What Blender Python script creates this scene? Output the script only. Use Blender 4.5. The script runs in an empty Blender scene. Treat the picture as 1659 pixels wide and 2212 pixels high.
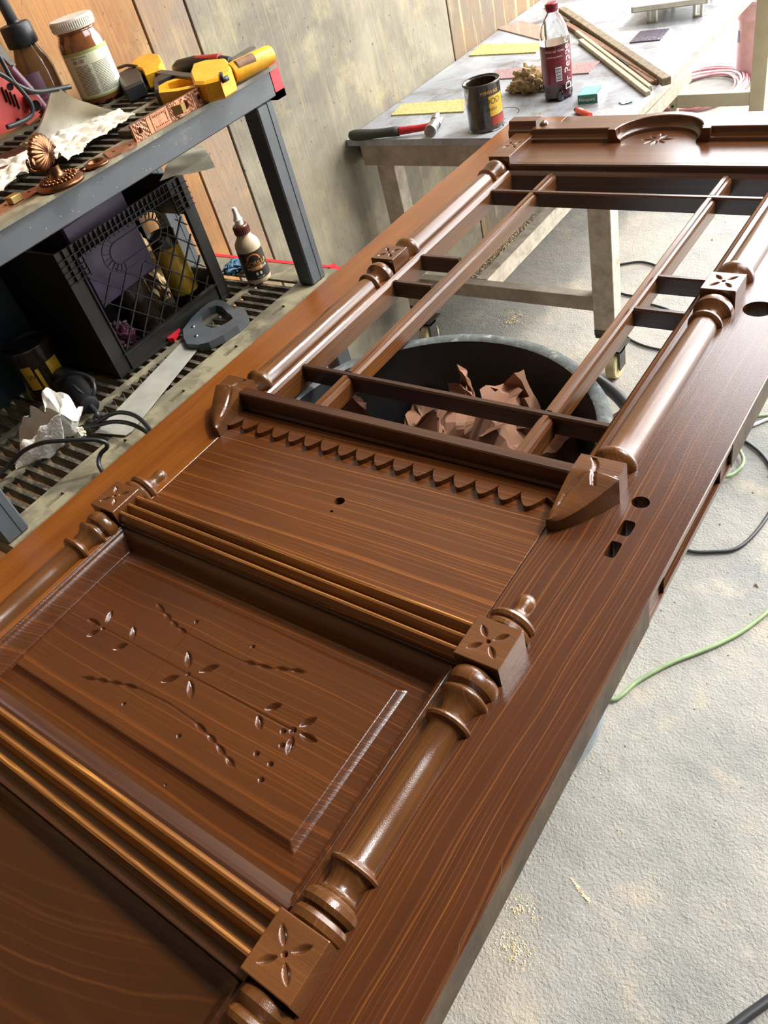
import bpy, math, random
import numpy as np
from mathutils import Vector, Matrix, noise
from mathutils.geometry import tessellate_polygon
random.seed(7); rng = np.random.default_rng(7)
PI = math.pi
scene = bpy.context.scene
C = scene.collection

# ------------------------------------------------------------------ camera
RM = np.array([[0.8003283062221423, 0.5532732070997053, -0.2310051093919867],
               [0.2496703639468187, -0.6578381234123286, -0.710572806088165],
               [-0.5451048629632202, 0.5110164006085839, -0.6646223940575485]])
_u, _s, _v = np.linalg.svd(RM); RM = _u @ _v
FPX = 1693.14; CAMP = np.array([0., 0., 1.531])
cam_d = bpy.data.cameras.new('camera'); cam = bpy.data.objects.new('camera', cam_d); C.objects.link(cam)
cam_d.sensor_fit = 'VERTICAL'; cam_d.sensor_height = 36.0; cam_d.sensor_width = 27.0
cam_d.lens = FPX / 2212 * 36.0; cam_d.clip_start = 0.02; cam_d.clip_end = 100
_m = Matrix(((RM[0, 0], -RM[1, 0], -RM[2, 0], CAMP[0]), (RM[0, 1], -RM[1, 1], -RM[2, 1], CAMP[1]),
             (RM[0, 2], -RM[1, 2], -RM[2, 2], CAMP[2]), (0, 0, 0, 1)))
cam.matrix_world = _m
scene.camera = cam

def at(x, y, z):
    """point of the horizontal plane at height z that the photograph shows at pixel x, y"""
    d = RM.T @ np.array([(x - 829.5) / FPX, (y - 1106) / FPX, 1.])
    return CAMP + d * ((z - CAMP[2]) / d[2])

# ------------------------------------------------------------------ sky, daylight, exposure
world = bpy.data.worlds.new('world'); scene.world = world; world.use_nodes = True
_wt = world.node_tree; _bg = _wt.nodes['Background']; _bg.inputs[1].default_value = 1.0
# hazy bright sky: white towards the horizon, bluer and dimmer towards the zenith
_tc = _wt.nodes.new('ShaderNodeTexCoord'); _sx = _wt.nodes.new('ShaderNodeSeparateXYZ'); _rp = _wt.nodes.new('ShaderNodeValToRGB'); _ml = _wt.nodes.new('ShaderNodeVectorMath')
_wt.links.new(_tc.outputs['Generated'], _sx.inputs[0]); _wt.links.new(_sx.outputs[2], _rp.inputs[0])
for _e, (_p0, _c0) in zip([_rp.color_ramp.elements[0], _rp.color_ramp.elements[1], _rp.color_ramp.elements.new(.3), _rp.color_ramp.elements.new(.6)], ((0., (1., .995, .98, 1)), (1., (.155, .175, .20, 1)), (.3, (.86, .87, .88, 1)), (.6, (.62, .64, .66, 1)))):
    _e.position = _p0; _e.color = _c0
_ml.operation = 'SCALE'; _ml.inputs['Scale'].default_value = 11.; _wt.links.new(_rp.outputs[0], _ml.inputs[0]); _wt.links.new(_ml.outputs[0], _bg.inputs[0])
for _n, _sx, _sy, _loc, _rot in (('doorway_portal', 5.9, 3.9, (1.3, 4.6, 1.95), (-PI / 2, 0, 0)), ('skylight_portal', 2.8, 2.7, (1.5, 2.95, 4.12), (0, 0, 0))):
    portal = bpy.data.lights.new(_n, 'AREA'); portal.shape = 'RECTANGLE'; portal.size = _sx; portal.size_y = _sy; portal.cycles.is_portal = True
    _p = bpy.data.objects.new(_n, portal); C.objects.link(_p); _p.location = _loc; _p.rotation_euler = _rot
sun_d = bpy.data.lights.new('sun', 'SUN'); sun_d.energy = 2.35; sun_d.angle = math.radians(5.); sun_d.color = (1., .95, .86)
sun = bpy.data.objects.new('sun', sun_d); C.objects.link(sun); sun.rotation_euler = Vector((.55, .70, 1.)).to_track_quat('Z', 'Y').to_euler()
scene.view_settings.view_transform = 'Standard'; scene.view_settings.look = 'None'
scene.view_settings.exposure = 0.45; scene.view_settings.gamma = 1.0
scene.view_settings.use_curve_mapping = False

# ------------------------------------------------------------------ materials
def lin(h):
    if isinstance(h, (tuple, list)):
        c = [v / 255 for v in h]
    else:
        h = h.lstrip('#'); c = [int(h[i:i + 2], 16) / 255 for i in (0, 2, 4)]
    return tuple(v / 12.92 if v <= .04045 else ((v + .055) / 1.055) ** 2.4 for v in c) + (1,)

class NT:
    def __init__(s, name):
        s.m = bpy.data.materials.new(name); s.m.use_nodes = True; s.t = s.m.node_tree
        s.b = s.t.nodes['Principled BSDF']; s.tc = s.t.nodes.new('ShaderNodeTexCoord')
    def n(s, typ, **kw):
        nd = s.t.nodes.new('ShaderNode' + typ)
        for k, v in kw.items():
            if k.startswith('i_'):
                key = k[2:]; key = int(key) if key.isdigit() else key.replace('_', ' ')
                if isinstance(v, bpy.types.NodeSocket): s.t.links.new(v, nd.inputs[key])
                else: nd.inputs[key].default_value = v
            else: setattr(nd, k, v)
        return nd
    def math(s, op, a, b=0., c=None):
        nd = s.t.nodes.new('ShaderNodeMath'); nd.operation = op
        for i, v in enumerate((a, b, c)):
            if v is None: continue
            if isinstance(v, bpy.types.NodeSocket): s.t.links.new(v, nd.inputs[i])
            else: nd.inputs[i].default_value = v
        return nd.outputs[0]
    def ramp(s, fac, stops, interp='LINEAR'):
        nd = s.t.nodes.new('ShaderNodeValToRGB'); cr = nd.color_ramp; cr.interpolation = interp
        while len(cr.elements) < len(stops): cr.elements.new(.5)
        for e, (p, c) in zip(cr.elements, stops):
            e.position = p; e.color = c if len(c) == 4 else tuple(c) + (1,)
        s.t.links.new(fac, nd.inputs[0]); return nd.outputs[0]
    def mix(s, f, a, b, mode='MIX'):
        nd = s.t.nodes.new('ShaderNodeMix'); nd.data_type = 'RGBA'; nd.blend_type = mode
        for k, v in ((0, f), (6, a), (7, b)):
            if isinstance(v, bpy.types.NodeSocket): s.t.links.new(v, nd.inputs[k])
            else: nd.inputs[k].default_value = v
        return nd.outputs[2]
    def noise(s, scale, detail=3, rough=.5, vec=None, dist=0.):
        return s.n('TexNoise', i_Scale=scale, i_Detail=detail, i_Roughness=rough, i_Distortion=dist, i_Vector=vec or s.tc.outputs['Object']).outputs[0]
    def mapping(s, scale=(1, 1, 1), loc=(0, 0, 0), rot=(0, 0, 0)):
        return s.n('Mapping', i_Vector=s.tc.outputs['Object'], i_Scale=scale, i_Location=loc, i_Rotation=rot).outputs[0]
    def link(s, a, b): s.t.links.new(a, s.b.inputs[b])
    def bump(s, h, strength=.3, dist=.01, prev=None):
        nd = s.n('Bump', i_Height=h, i_Strength=strength, i_Distance=dist)
        if prev is not None: s.t.links.new(prev, nd.inputs['Normal'])
        s.t.links.new(nd.outputs[0], s.b.inputs['Normal']); return nd.outputs[0]

def plain(name, col, rough=.5, metal=0., var=.12, vscale=30., bump=0., bscale=200., bdist=.002, coat=0., spec=.5, trans=0., ior=1.45, dirt=None, alpha=1.):
    t = NT(name); c = lin(col)
    n = t.noise(vscale, 4, .6)
    dk = tuple(v * (1 - var * 1.6) for v in c[:3]) + (1,); lt = tuple(min(1, v * (1 + var * 1.6)) for v in c[:3]) + (1,)
    col_o = t.ramp(n, [(.3, dk), (.7, lt)])
    if dirt:
        dm = t.noise(dirt[1], 6, .7)
        m = t.ramp(dm, [(dirt[2], (0, 0, 0)), (dirt[2] + .12, (1, 1, 1))])
        col_o = t.mix(m, col_o, lin(dirt[0]))
    t.link(col_o, 'Base Color')
    t.b.inputs['Roughness'].default_value = rough; t.b.inputs['Metallic'].default_value = metal
    t.b.inputs['Specular IOR Level'].default_value = spec; t.b.inputs['IOR'].default_value = ior
    t.b.inputs['Coat Weight'].default_value = coat; t.b.inputs['Coat Roughness'].default_value = .08
    t.b.inputs['Transmission Weight'].default_value = trans; t.b.inputs['Alpha'].default_value = alpha
    if bump: t.bump(t.noise(bscale, 3, .6), bump, bdist)
    return t.m

def varnish(name, axis=1, dark='#391b09', mid='#47240d', line='#985c26', K=95., cath=None, seed=0., rough=.2, linew=.5, pore=1.0, across=None, amt=1., wob=5.):
    """stained and varnished pine: growth rings along `axis`, thin lighter lines, wet gloss"""
    t = NT(name)
    sp = t.n('SeparateXYZ', i_0=t.mapping(loc=(seed, seed * .37, seed * .11)))
    xyz = [sp.outputs[i] for i in range(3)]
    u = xyz[axis]; v = xyz[1 - axis] if axis < 2 else xyz[0]; z = xyz[2]
    lowv = t.n('CombineXYZ', i_0=t.math('MULTIPLY', u, 2.2), i_1=t.math('MULTIPLY', v, 7.), i_2=t.math('MULTIPLY', z, 7.)).outputs[0]
    lo = t.noise(1., 3, .5, lowv)
    vv = t.math('ADD', v, t.math('MULTIPLY', z, .6))
    if cath:
        du = t.math('MULTIPLY', t.math('SUBTRACT', u, cath[0]), cath[2]); dv = t.math('SUBTRACT', vv, cath[1])
        vv = t.math('SQRT', t.math('ADD', t.math('ADD', t.math('MULTIPLY', du, du), t.math('MULTIPLY', dv, dv)), .00004))
    f = t.math('ADD', t.math('MULTIPLY', vv, K * 2.1), t.math('MULTIPLY', lo, wob))
    # uneven ring widths
    f = t.math('ADD', f, t.math('MULTIPLY', t.math('SINE', t.math('MULTIPLY', f, .83)), .75))
    fr = t.math('FRACT', f)
    ring = t.ramp(fr, [(0., (0, 0, 0)), (.74, (.03, .03, .03)), (.88, (.8, .8, .8)), (.92, (1, 1, 1)), (.96, (.1, .1, .1)), (1., (0, 0, 0))])
    fine = t.n('CombineXYZ', i_0=t.math('MULTIPLY', u, 9.), i_1=t.math('MULTIPLY', v, 520.), i_2=t.math('MULTIPLY', z, 520.)).outputs[0]
    fn = t.noise(1., 4, .65, fine)
    med = t.noise(1., 3, .6, t.n('CombineXYZ', i_0=t.math('MULTIPLY', u, 3.), i_1=t.math('MULTIPLY', v, 26.), i_2=t.math('MULTIPLY', z, 26.)).outputs[0])
    ring2 = t.ramp(t.math('FRACT', t.math('MULTIPLY', f, .29)), [(0., (0, 0, 0)), (.86, (0, 0, 0)), (.93, (1, 1, 1)), (.97, (0, 0, 0))])
    zone = t.ramp(t.noise(4.3, 2, .5), [(.36, (.12, .12, .12)), (.62, (1, 1, 1))])
    base = t.mix(t.ramp(med, [(.3, (0, 0, 0)), (.72, (1, 1, 1))]), lin(dark), lin(mid))
    lf = t.math('MULTIPLY', t.math('ADD', t.math('MULTIPLY', ring, t.math('MULTIPLY', zone, .55)), t.math('MULTIPLY', ring2, .7)), linew)
    lf = t.math('MULTIPLY', lf, t.math('ADD', t.math('MULTIPLY', fn, 1.2), .35))
    col = t.mix(lf, base, lin(line))
    col = t.mix(t.math('MULTIPLY', t.ramp(fn, [(.34, (1, 1, 1)), (.52, (0, 0, 0))]), .22 * pore), col, lin('#2c160a'))
    t.link(col, 'Base Color')
    t.b.inputs['Roughness'].default_value = rough
    rr = t.math('ADD', t.math('MULTIPLY', t.noise(14., 4, .6), .22), rough + .16); t.link(rr, 'Roughness')
    t.b.inputs['Specular IOR Level'].default_value = .12; t.b.inputs['Coat Weight'].default_value = .8; t.b.inputs['Coat Roughness'].default_value = .07; t.b.inputs['Coat IOR'].default_value = 1.55
    b1 = t.bump(t.math('ADD', t.math('MULTIPLY', fn, .55), t.math('MULTIPLY', ring, .25)), .15 * amt, .0012)
    b2 = t.bump(t.noise(900., 2, .5), .17 * amt, .0009, b1)
    t.t.links.new(b2, t.b.inputs['Coat Normal'])
    return t.m

W_STILE = varnish('stained pine along the stile', 1, K=62, linew=.46, seed=3.1)
W_STILEL = varnish('stained pine lit left stile', 1, dark='#663610', mid='#7a4517', line='#a3682a', K=110, linew=.25, seed=9.7)  # left stile's base lightened to hold wall bounce and sheen in the colour
W_PLAIN = varnish('stained pine cathedral panel', 0, dark='#47240c', mid='#552d10', line='#a6652a', K=60, cath=(-1.02, .56, .11), linew=.52, wob=2.2, seed=0.)
W_PANEL = varnish('stained pine raised panel', 0, dark='#3d1e09', mid='#4a260d', line='#85491c', K=62, cath=(-.42, .20, .13), linew=.5, wob=3., seed=0.)
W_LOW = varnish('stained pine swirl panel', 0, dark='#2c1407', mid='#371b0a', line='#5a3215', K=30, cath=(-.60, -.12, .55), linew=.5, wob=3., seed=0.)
W_RAIL = varnish('lit amber stained rail', 0, dark='#543014', mid='#7a4d20', line='#b37a36', K=60, linew=.8, seed=5.5, rough=.26)  # reeds get a lighter amber tone that carries the light on their slopes
W_DARK = varnish('dark stained bar', 0, dark='#2f1a10', mid='#402416', line='#5c3a22', K=120, linew=.4, seed=2.2, rough=.3)
W_BARY = varnish('dark stained upright bar', 1, dark='#472812', mid='#623a18', line='#8a5a2a', K=140, linew=.5, seed=6.2, rough=.2)
W_TURN = varnish('turned stained post', 1, dark='#462810', mid='#603a18', line='#88592a', K=45, linew=.4, seed=4.2, rough=.2)
W_BLOCK = varnish('carved stained block', 0, dark='#4d2c14', mid='#5f391b', line='#7c4f28', K=60, linew=.3, seed=1.4, rough=.25)
W_CROWN = varnish('stained crown board', 0, dark='#43230f', mid='#543016', line='#784a24', K=60, linew=.25, seed=8.2, rough=.22)
W_EDGE = plain('raw worn door edge', '#473a2c', .7, var=.25, vscale=25, bump=.4, bscale=90)

def plywood(name, base, alt, pale, seed, thr=.5, vdrip=1.):
    t = NT(name)
    v = t.mapping(loc=(seed, seed, seed))
    n1 = t.noise(2.2, 5, .6, v, .6); n2 = t.noise(6., 6, .7, v); 
    st = t.noise(1., 4, .6, t.mapping(scale=(1, 30, 2.2), loc=(seed, 0, 0)))
    gr = t.noise(1., 3, .6, t.mapping(scale=(1, 160, 9.)))
    c = t.mix(t.ramp(n1, [(thr - .09, (0, 0, 0)), (thr + .09, (1, 1, 1))]), lin(base), lin(alt))
    c = t.mix(t.ramp(n2, [(.52, (0, 0, 0)), (.72, (.65, .65, .65))]), c, lin(pale))
    c = t.mix(t.math('MULTIPLY', t.ramp(st, [(.56, (0, 0, 0)), (.64, (1, 1, 1))]), .4 * vdrip), c, lin('#b8a474'))
    c = t.mix(t.math('MULTIPLY', t.ramp(gr, [(.4, (1, 1, 1)), (.6, (0, 0, 0))]), .17), c, lin('#5a4a38'))
    sp = t.noise(70., 2, .5, v)
    c = t.mix(t.ramp(sp, [(.69, (0, 0, 0)), (.74, (.7, .7, .7))]), c, lin('#3a2d20'))
    t.link(c, 'Base Color'); t.b.inputs['Roughness'].default_value = .75
    t.bump(t.math('ADD', gr, t.math('MULTIPLY', n2, .6)), .35, .003)
    return t.m

def concrete():
    t = NT('dusty concrete'); v = t.tc.outputs['Object']
    n1 = t.noise(1.3, 6, .65); n2 = t.noise(7., 6, .65); n3 = t.noise(260., 3, .6)
    c = t.ramp(n1, [(.34, lin('#72746f')), (.52, lin('#908c84')), (.7, lin('#a59c8e'))])
    c = t.mix(t.ramp(n2, [(.55, (0, 0, 0)), (.72, (.6, .6, .6))]), c, lin('#b7a68c'))
    c = t.mix(t.ramp(t.noise(3.1, 5, .7, t.mapping(loc=(4, 2, 0))), [(.6, (0, 0, 0)), (.75, (.55, .55, .55))]), c, lin('#5d6068'))
    c = t.mix(t.ramp(n3, [(.62, (0, 0, 0)), (.7, (.35, .35, .35))]), c, lin('#cbc3b2'))
    vor = t.n('TexVoronoi', i_Scale=2.3, i_Vector=t.mix(.06, v, t.n('TexNoise', i_Scale=5.).outputs['Color']), feature='DISTANCE_TO_EDGE').outputs['Distance']
    cr = t.ramp(vor, [(0., (1, 1, 1)), (.006, (0, 0, 0))])
    c = t.mix(t.math('MULTIPLY', cr, .10), c, lin('#55504a'))
    t.link(c, 'Base Color'); t.b.inputs['Roughness'].default_value = .8
    h = t.math('ADD', t.math('MULTIPLY', t.noise(170., 4, .6), .7), t.math('MULTIPLY', t.noise(24., 4, .6), .9))
    t.bump(h, .9, .0065)
    return t.m

def tabletop_mat():
    t = NT('paint-stained white board')
    n1 = t.noise(5., 7, .72, None, .8); n2 = t.noise(16., 6, .7, t.mapping(loc=(3, 1, 0)))
    c = t.ramp(n1, [(.32, lin('#5f5c57')), (.44, lin('#85858a')), (.56, lin('#9a9da1')), (.75, lin('#a9acae'))])
    c = t.mix(t.ramp(n2, [(.56, (0, 0, 0)), (.68, (.8, .8, .8))]), c, lin('#75664e'))
    c = t.mix(t.ramp(t.noise(60., 3, .6), [(.68, (0, 0, 0)), (.72, (.9, .9, .9))]), c, lin('#4a3b28'))
    t.link(c, 'Base Color'); t.b.inputs['Roughness'].default_value = .42
    t.bump(t.noise(120., 4, .6), .3, .001)
    return t.m

M = dict(
    concrete=concrete(), tabletop=tabletop_mat(),
    ply_orange=plywood('orange plywood', '#b07a42', '#8d6238', '#c39a63', 1.2, .52, .3),
    ply_mid=plywood('grey brown plywood', '#96785a', '#857767', '#b49468', 5.4, .5, .7),
    ply_grey=plywood('weathered grey plywood', '#958c76', '#716a5a', '#b3a67c', 11.3, .5, .45),
    ply_far=plywood('dripped plywood', '#84694a', '#6c6254', '#a8946a', 17.7, .5, 2.2),
    seam=plain('dark seam', '#2a1a12', .9), ceil=plain('dark ceiling boards', '#3d3833', .9), wall=plain('dark block wall', '#45413c', .85, bump=.3, bscale=40),  # unseen ceiling and walls coloured dark to hold back bounce light
    steel_paint=plain('dark grey powder coat', '#4a4d50', .42, var=.08, vscale=12, bump=.08, bscale=300, dirt=('#6a6a66', 9., .62)),
    deck=plain('dusty black shelf plastic', '#67614f', .55, var=.25, vscale=14, bump=.15, bscale=200, dirt=('#8a8168', 11., .48)),
    slat=plain('dusty black shelf slat', '#3a362f', .5, var=.3, vscale=30, dirt=('#77705c', 20., .48)),
    redp=plain('red plastic', '#c3202c', .4, var=.08), blackp=plain('black plastic', '#17181a', .45, bump=.1, bscale=400),
    cratep=plain('black crate plastic', '#1d1c1a', .38, var=.2, vscale=15), purple=plain('purple plastic', '#2f1d38', .5),
    tote=plain('dark blue tote plastic', '#27323c', .5), rubber=plain('black rubber cable', '#1c1e20', .42, var=.1),
    yellow=plain('worn yellow plastic', '#d39a1c', .42, var=.12, vscale=40, dirt=('#7d5a1c', 45., .66)),
    steel=plain('brushed steel', '#9a9792', .35, 1., var=.12, vscale=60), steel_dk=plain('dull steel', '#5e5a54', .45, .8, var=.2),
    saw=plain('saw blade steel', '#a5a196', .42, .25, var=.10, vscale=20, bump=.05), grey_p=plain('grey handle plastic', '#44474a', .42),
    cloth=plain('white paper towel', '#e4e0d8', .9, var=.04, bump=.9, bscale=160, bdist=.003), towel2=plain('cream shop towel', '#cfc8b6', .9, var=.06, bump=.6, bscale=300, bdist=.001),
    rag=plain('stained beige rag', '#a58d66', .9, var=.3, vscale=40, bump=.4, bscale=150),
    kraft=plain('brown kraft paper', '#86604a', .8, var=.08, vscale=25), bronze=plain('antique bronze', '#6f4a31', .32, .95, var=.3, vscale=60),
    copper=plain('copper plated faceplate', '#a5755a', .38, .8, var=.2, vscale=120), brass=plain('worn brass', '#b79a62', .35, .9),
    whitelid=plain('off white lid', '#d6d0c0', .5, var=.05), glassjar=plain('jar glass over brown stain', '#7a4a2b', .08, var=.25, vscale=25, coat=.8),
    label_c=plain('cream label', '#d5d3b6', .55, var=.03), label_g=plain('green label edge', '#9aa75f', .6), ink=plain('dark ink', '#33332e', .7), inkred=plain('red ink', '#9a2c22', .6),
    inkw=plain('white ink', '#e8e4dc', .6), inkgold=plain('gold ink', '#d59d34', .6),
    amber=plain('amber glass', '#6a4a2a', .15, coat=.6), lilac=plain('lilac label', '#8a6f86', .5),
    gluebody=plain('tan glue bottle', '#b8a384', .4), gluecap=plain('brown glue cap', '#59291c', .35), nozzle=plain('white nozzle', '#e6e0d2', .4), gluelabel=plain('black label', '#26221e', .4), orange=plain('orange print', '#c96f2e', .5),
    green_p=plain('green packet', '#1d7a6c', .3, coat=.5), green_l=plain('light green packet', '#69b9ae', .3, coat=.5), white_p=plain('white packet', '#e7e9ea', .35, coat=.4), red_l=plain('red lighter', '#c9462f', .3),
    colacap=plain('maroon cap', '#8c1c2c', .4), colalab=plain('maroon label film', '#6a1326', .28, coat=.5, var=.12), cola=plain('dark soda', '#4a141c', .12, coat=1.), soda_dk=plain('dark cola', '#1a1316', .1, coat=1.),
    canpaint=plain('drip-stained paint can', '#2c221b', .25, var=.35, vscale=50, coat=.7, dirt=('#5a4128', 34., .58)), canyel=plain('yellow can label', '#c59a2a', .3, coat=.5), canred=plain('red can label', '#8f2e22', .3), caninner=plain('can inside', '#3a2b1e', .3, .4),
    stickw=plain('old wood strip', '#75664f', .75, var=.25, vscale=60), stickl=plain('pale wood strip', '#a89a80', .7, var=.15, vscale=60), stickd=plain('brown wood strip', '#7d5b43', .7, var=.2, vscale=60),
    wood_w=plain('whitewashed lumber', '#b5aa97', .75, var=.18, vscale=30, bump=.3, bscale=120, dirt=('#8d8272', 14., .6)), wood_t=plain('trestle lumber', '#9c9080', .75, var=.15, vscale=18, bump=.3, bscale=120),
    cream=plain('cream painted post', '#c2b89c', .6, var=.06, vscale=12, bump=.1), tray=plain('cream plastic tray', '#d8d6c4', .4), hose=plain('pink air hose', '#bd8087', .4, var=.1), hosew=plain('white hose', '#d5ccd0', .4),
    bucket=plain('pink grey bucket', '#b9969a', .5, var=.06), bucketl=plain('pale pink lid', '#c7a8a8', .5), bluetape=plain('blue tape', '#3d5a80', .6),
    cable_g=plain('green cable', '#7c8f66', .45), cable_b=plain('black cable', '#2a2b2c', .45), barrelshade=plain('shaded barrel inside', '#2b2f33', .55), barrelrim=plain('scuffed barrel rim', '#4f5352', .45, var=.2, vscale=60, bump=.4, bscale=120, dirt=('#8a8d84', 40., .55)), barrel=plain('lit grey barrel plastic', '#9aa3aa', .5, var=.08, vscale=10, bump=.15, bscale=90, dirt=('#7d858c', 6., .6)),  # one grey barrel: shade put into the inside tone, light into the outside
    castg=plain('yellowed caster wheel', '#b5a67c', .6, var=.15), black=plain('hole dark', '#0a0706', .9, spec=.1), dust=plain('sawdust', '#c4b596', .95, var=.2, vscale=200, bump=.6, bscale=300),
    chip=plain('wood chips', '#8d7a60', .9, var=.4, vscale=20), darkchip=plain('dark grit', '#3b3631', .9), blueg=plain('blue glove', '#2c5068', .5), bluep=plain('pale blue paper scrap', '#a9c1d2', .8),
    hred=plain('red hammer shaft', '#a82026', .35), hgrip=plain('dark olive grip', '#33332a', .65, bump=.3), paper=plain('hanging paper', '#c6bfa8', .8, var=.05), redtool=plain('faded red tool casing', '#a1332c', .45, var=.15, vscale=20), darkred=plain('dark red strip', '#4d1d18', .5),
    magenta=plain('wine plastic', '#4a2236', .45),
)
def glass_mat(name, col, rough=.25, scale=120., strength=.6, metal=0.):
    t = NT(name); c = lin(col)
    n = t.n('TexVoronoi', i_Scale=scale, i_Vector=t.tc.outputs['Object']).outputs['Distance']
    t.link(t.ramp(n, [(.0, tuple(v * .75 for v in c[:3])), (.6, tuple(min(1, v * 1.25) for v in c[:3]))]), 'Base Color')
    t.b.inputs['Roughness'].default_value = rough; t.b.inputs['Coat Weight'].default_value = .6; t.b.inputs['Transmission Weight'].default_value = .25
    t.bump(n, strength, .002); return t.m
M['gl_yel'] = glass_mat('textured yellow glass', '#c9b96a'); M['gl_pink'] = glass_mat('textured rose glass', '#a57c80'); M['gl_brown'] = glass_mat('brown glass', '#a88a7c'); M['gl_vio'] = glass_mat('violet glass', '#4d4458')
M['gl_clear'] = plain('clear bottle plastic', '#f2f4f4', .05, var=.01, trans=1., ior=1.2)

# ------------------------------------------------------------------ mesh helpers
def mesh_obj(name, V, F, mat, parent=None, smooth=False, off=None, label=None):
    V = np.asarray(V, float)
    if off is None and parent is not None and 'wloc' in parent: off = Vector(parent['wloc'])
    if off is not None: V = V - np.array(off)
    me = bpy.data.meshes.new(name); me.from_pydata(V.tolist(), [], F); me.update()
    mats = mat if isinstance(mat, (list, tuple)) else [mat]
    for mm in mats: me.materials.append(M[mm] if isinstance(mm, str) else mm)
    if smooth is True: me.polygons.foreach_set('use_smooth', [True] * len(me.polygons))
    o = bpy.data.objects.new(name, me); C.objects.link(o)
    if smooth == 'auto':
        me.polygons.foreach_set('use_smooth', [True] * len(me.polygons)); me.set_sharp_from_angle(angle=math.radians(35))
    if parent is not None: o.parent = parent
    if label: o['label'] = label
    return o
def cleanup_key(o):
    if 'wloc' in o: del o['wloc']
ALLROOTS = []
def thing(name, loc, label, cat, group=None, rz=0.):
    o = bpy.data.objects.new(name, None); C.objects.link(o); o.empty_display_size = .05
    o.location = loc; o.rotation_euler = (0, 0, rz); o['label'] = label; o['category'] = cat
    if group: o['group'] = group
    o['wloc'] = list(loc) if rz == 0 else [0, 0, 0]     # parts of turned things are given in local coordinates
    ALLROOTS.append(o); return o
def tag(o, label, cat, group=None, kind=None):
    o['label'] = label; o['category'] = cat
    if group: o['group'] = group
    if kind: o['kind'] = kind
    return o
def struct(o): o['kind'] = 'structure'; return o
def join(*VF):
    V = []; F = []; n = 0
    for v, f in VF:
        V += [tuple(p) for p in v]; F += [tuple(i + n for i in q) for q in f]; n += len(v)
    return V, F
def box(x0, x1, y0, y1, z0, z1):
    V = [(x0, y0, z0), (x1, y0, z0), (x1, y1, z0), (x0, y1, z0), (x0, y0, z1), (x1, y0, z1), (x1, y1, z1), (x0, y1, z1)]
    return V, [(0, 3, 2, 1), (4, 5, 6, 7), (0, 1, 5, 4), (1, 2, 6, 5), (2, 3, 7, 6), (3, 0, 4, 7)]
def bbox(x0, x1, y0, y1, z0, z1, b=.002):
    """box with chamfered edges"""
    V = []; 
    for sx, X in ((1, x0), (-1, x1)):
        for sy, Y in ((1, y0), (-1, y1)):
            for sz, Z in ((1, z0), (-1, z1)):
                V += [(X + sx * b, Y + sy * b, Z), (X + sx * b, Y, Z + sz * b), (X, Y + sy * b, Z + sz * b)]
    def i(x, y, z, k): return (x * 4 + y * 2 + z) * 3 + k
    F = [(i(0,0,0,0),i(0,1,0,0),i(1,1,0,0),i(1,0,0,0)), (i(0,0,1,0),i(1,0,1,0),i(1,1,1,0),i(0,1,1,0)),
         (i(0,0,0,1),i(1,0,0,1),i(1,0,1,1),i(0,0,1,1)), (i(0,1,0,1),i(0,1,1,1),i(1,1,1,1),i(1,1,0,1)),
         (i(0,0,0,2),i(0,0,1,2),i(0,1,1,2),i(0,1,0,2)), (i(1,0,0,2),i(1,1,0,2),i(1,1,1,2),i(1,0,1,2))]
    for a in (0, 1):
        for b_ in (0, 1):
            F.append((i(0,a,b_,0), i(1,a,b_,0), i(1,a,b_,1), i(0,a,b_,1)) if (a ^ b_) else (i(0,a,b_,0), i(0,a,b_,1), i(1,a,b_,1), i(1,a,b_,0)))
            F.append((i(a,0,b_,0), i(a,0,b_,2), i(a,1,b_,2), i(a,1,b_,0)) if (a ^ b_) else (i(a,0,b_,0), i(a,1,b_,0), i(a,1,b_,2), i(a,0,b_,2)))
            F.append((i(a,b_,0,1), i(a,b_,1,1), i(a,b_,1,2), i(a,b_,0,2)) if (a ^ b_) else (i(a,b_,0,1), i(a,b_,0,2), i(a,b_,1,2), i(a,b_,1,1)))
    for x in (0, 1):
        for y in (0, 1):
            for z in (0, 1):
                q = (i(x,y,z,0), i(x,y,z,1), i(x,y,z,2)); F.append(q if (x ^ y ^ z) else q[::-1])
    return V, F
def rotpts(V, c, ang, axis=2):
    V = np.asarray(V, float) - np.array(c); ca, sa = math.cos(ang), math.sin(ang)
    a, b = [(1, 2), (2, 0), (0, 1)][axis]
    W = V.copy(); W[:, a] = ca * V[:, a] - sa * V[:, b]; W[:, b] = sa * V[:, a] + ca * V[:, b]
    return W + np.array(c)
def obox(p0, p1, w, h, b=0.):
    """bar from p0 to p1 (centres of its ends), w wide across, h high"""
    p0 = np.array(p0, float); p1 = np.array(p1, float); d = p1 - p0; L = np.linalg.norm(d); d /= L
    s = np.cross(d, (0, 0, 1)); s = s / np.linalg.norm(s) if np.linalg.norm(s) > 1e-6 else np.array([1., 0, 0]); u = np.cross(s, d)
    V, F = bbox(0, L, -w / 2, w / 2, -h / 2, h / 2, b) if b else box(0, L, -w / 2, w / 2, -h / 2, h / 2)
    V = [tuple(p0 + d * x - s * y + u * z) for x, y, z in V]
    return V, F
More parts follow.
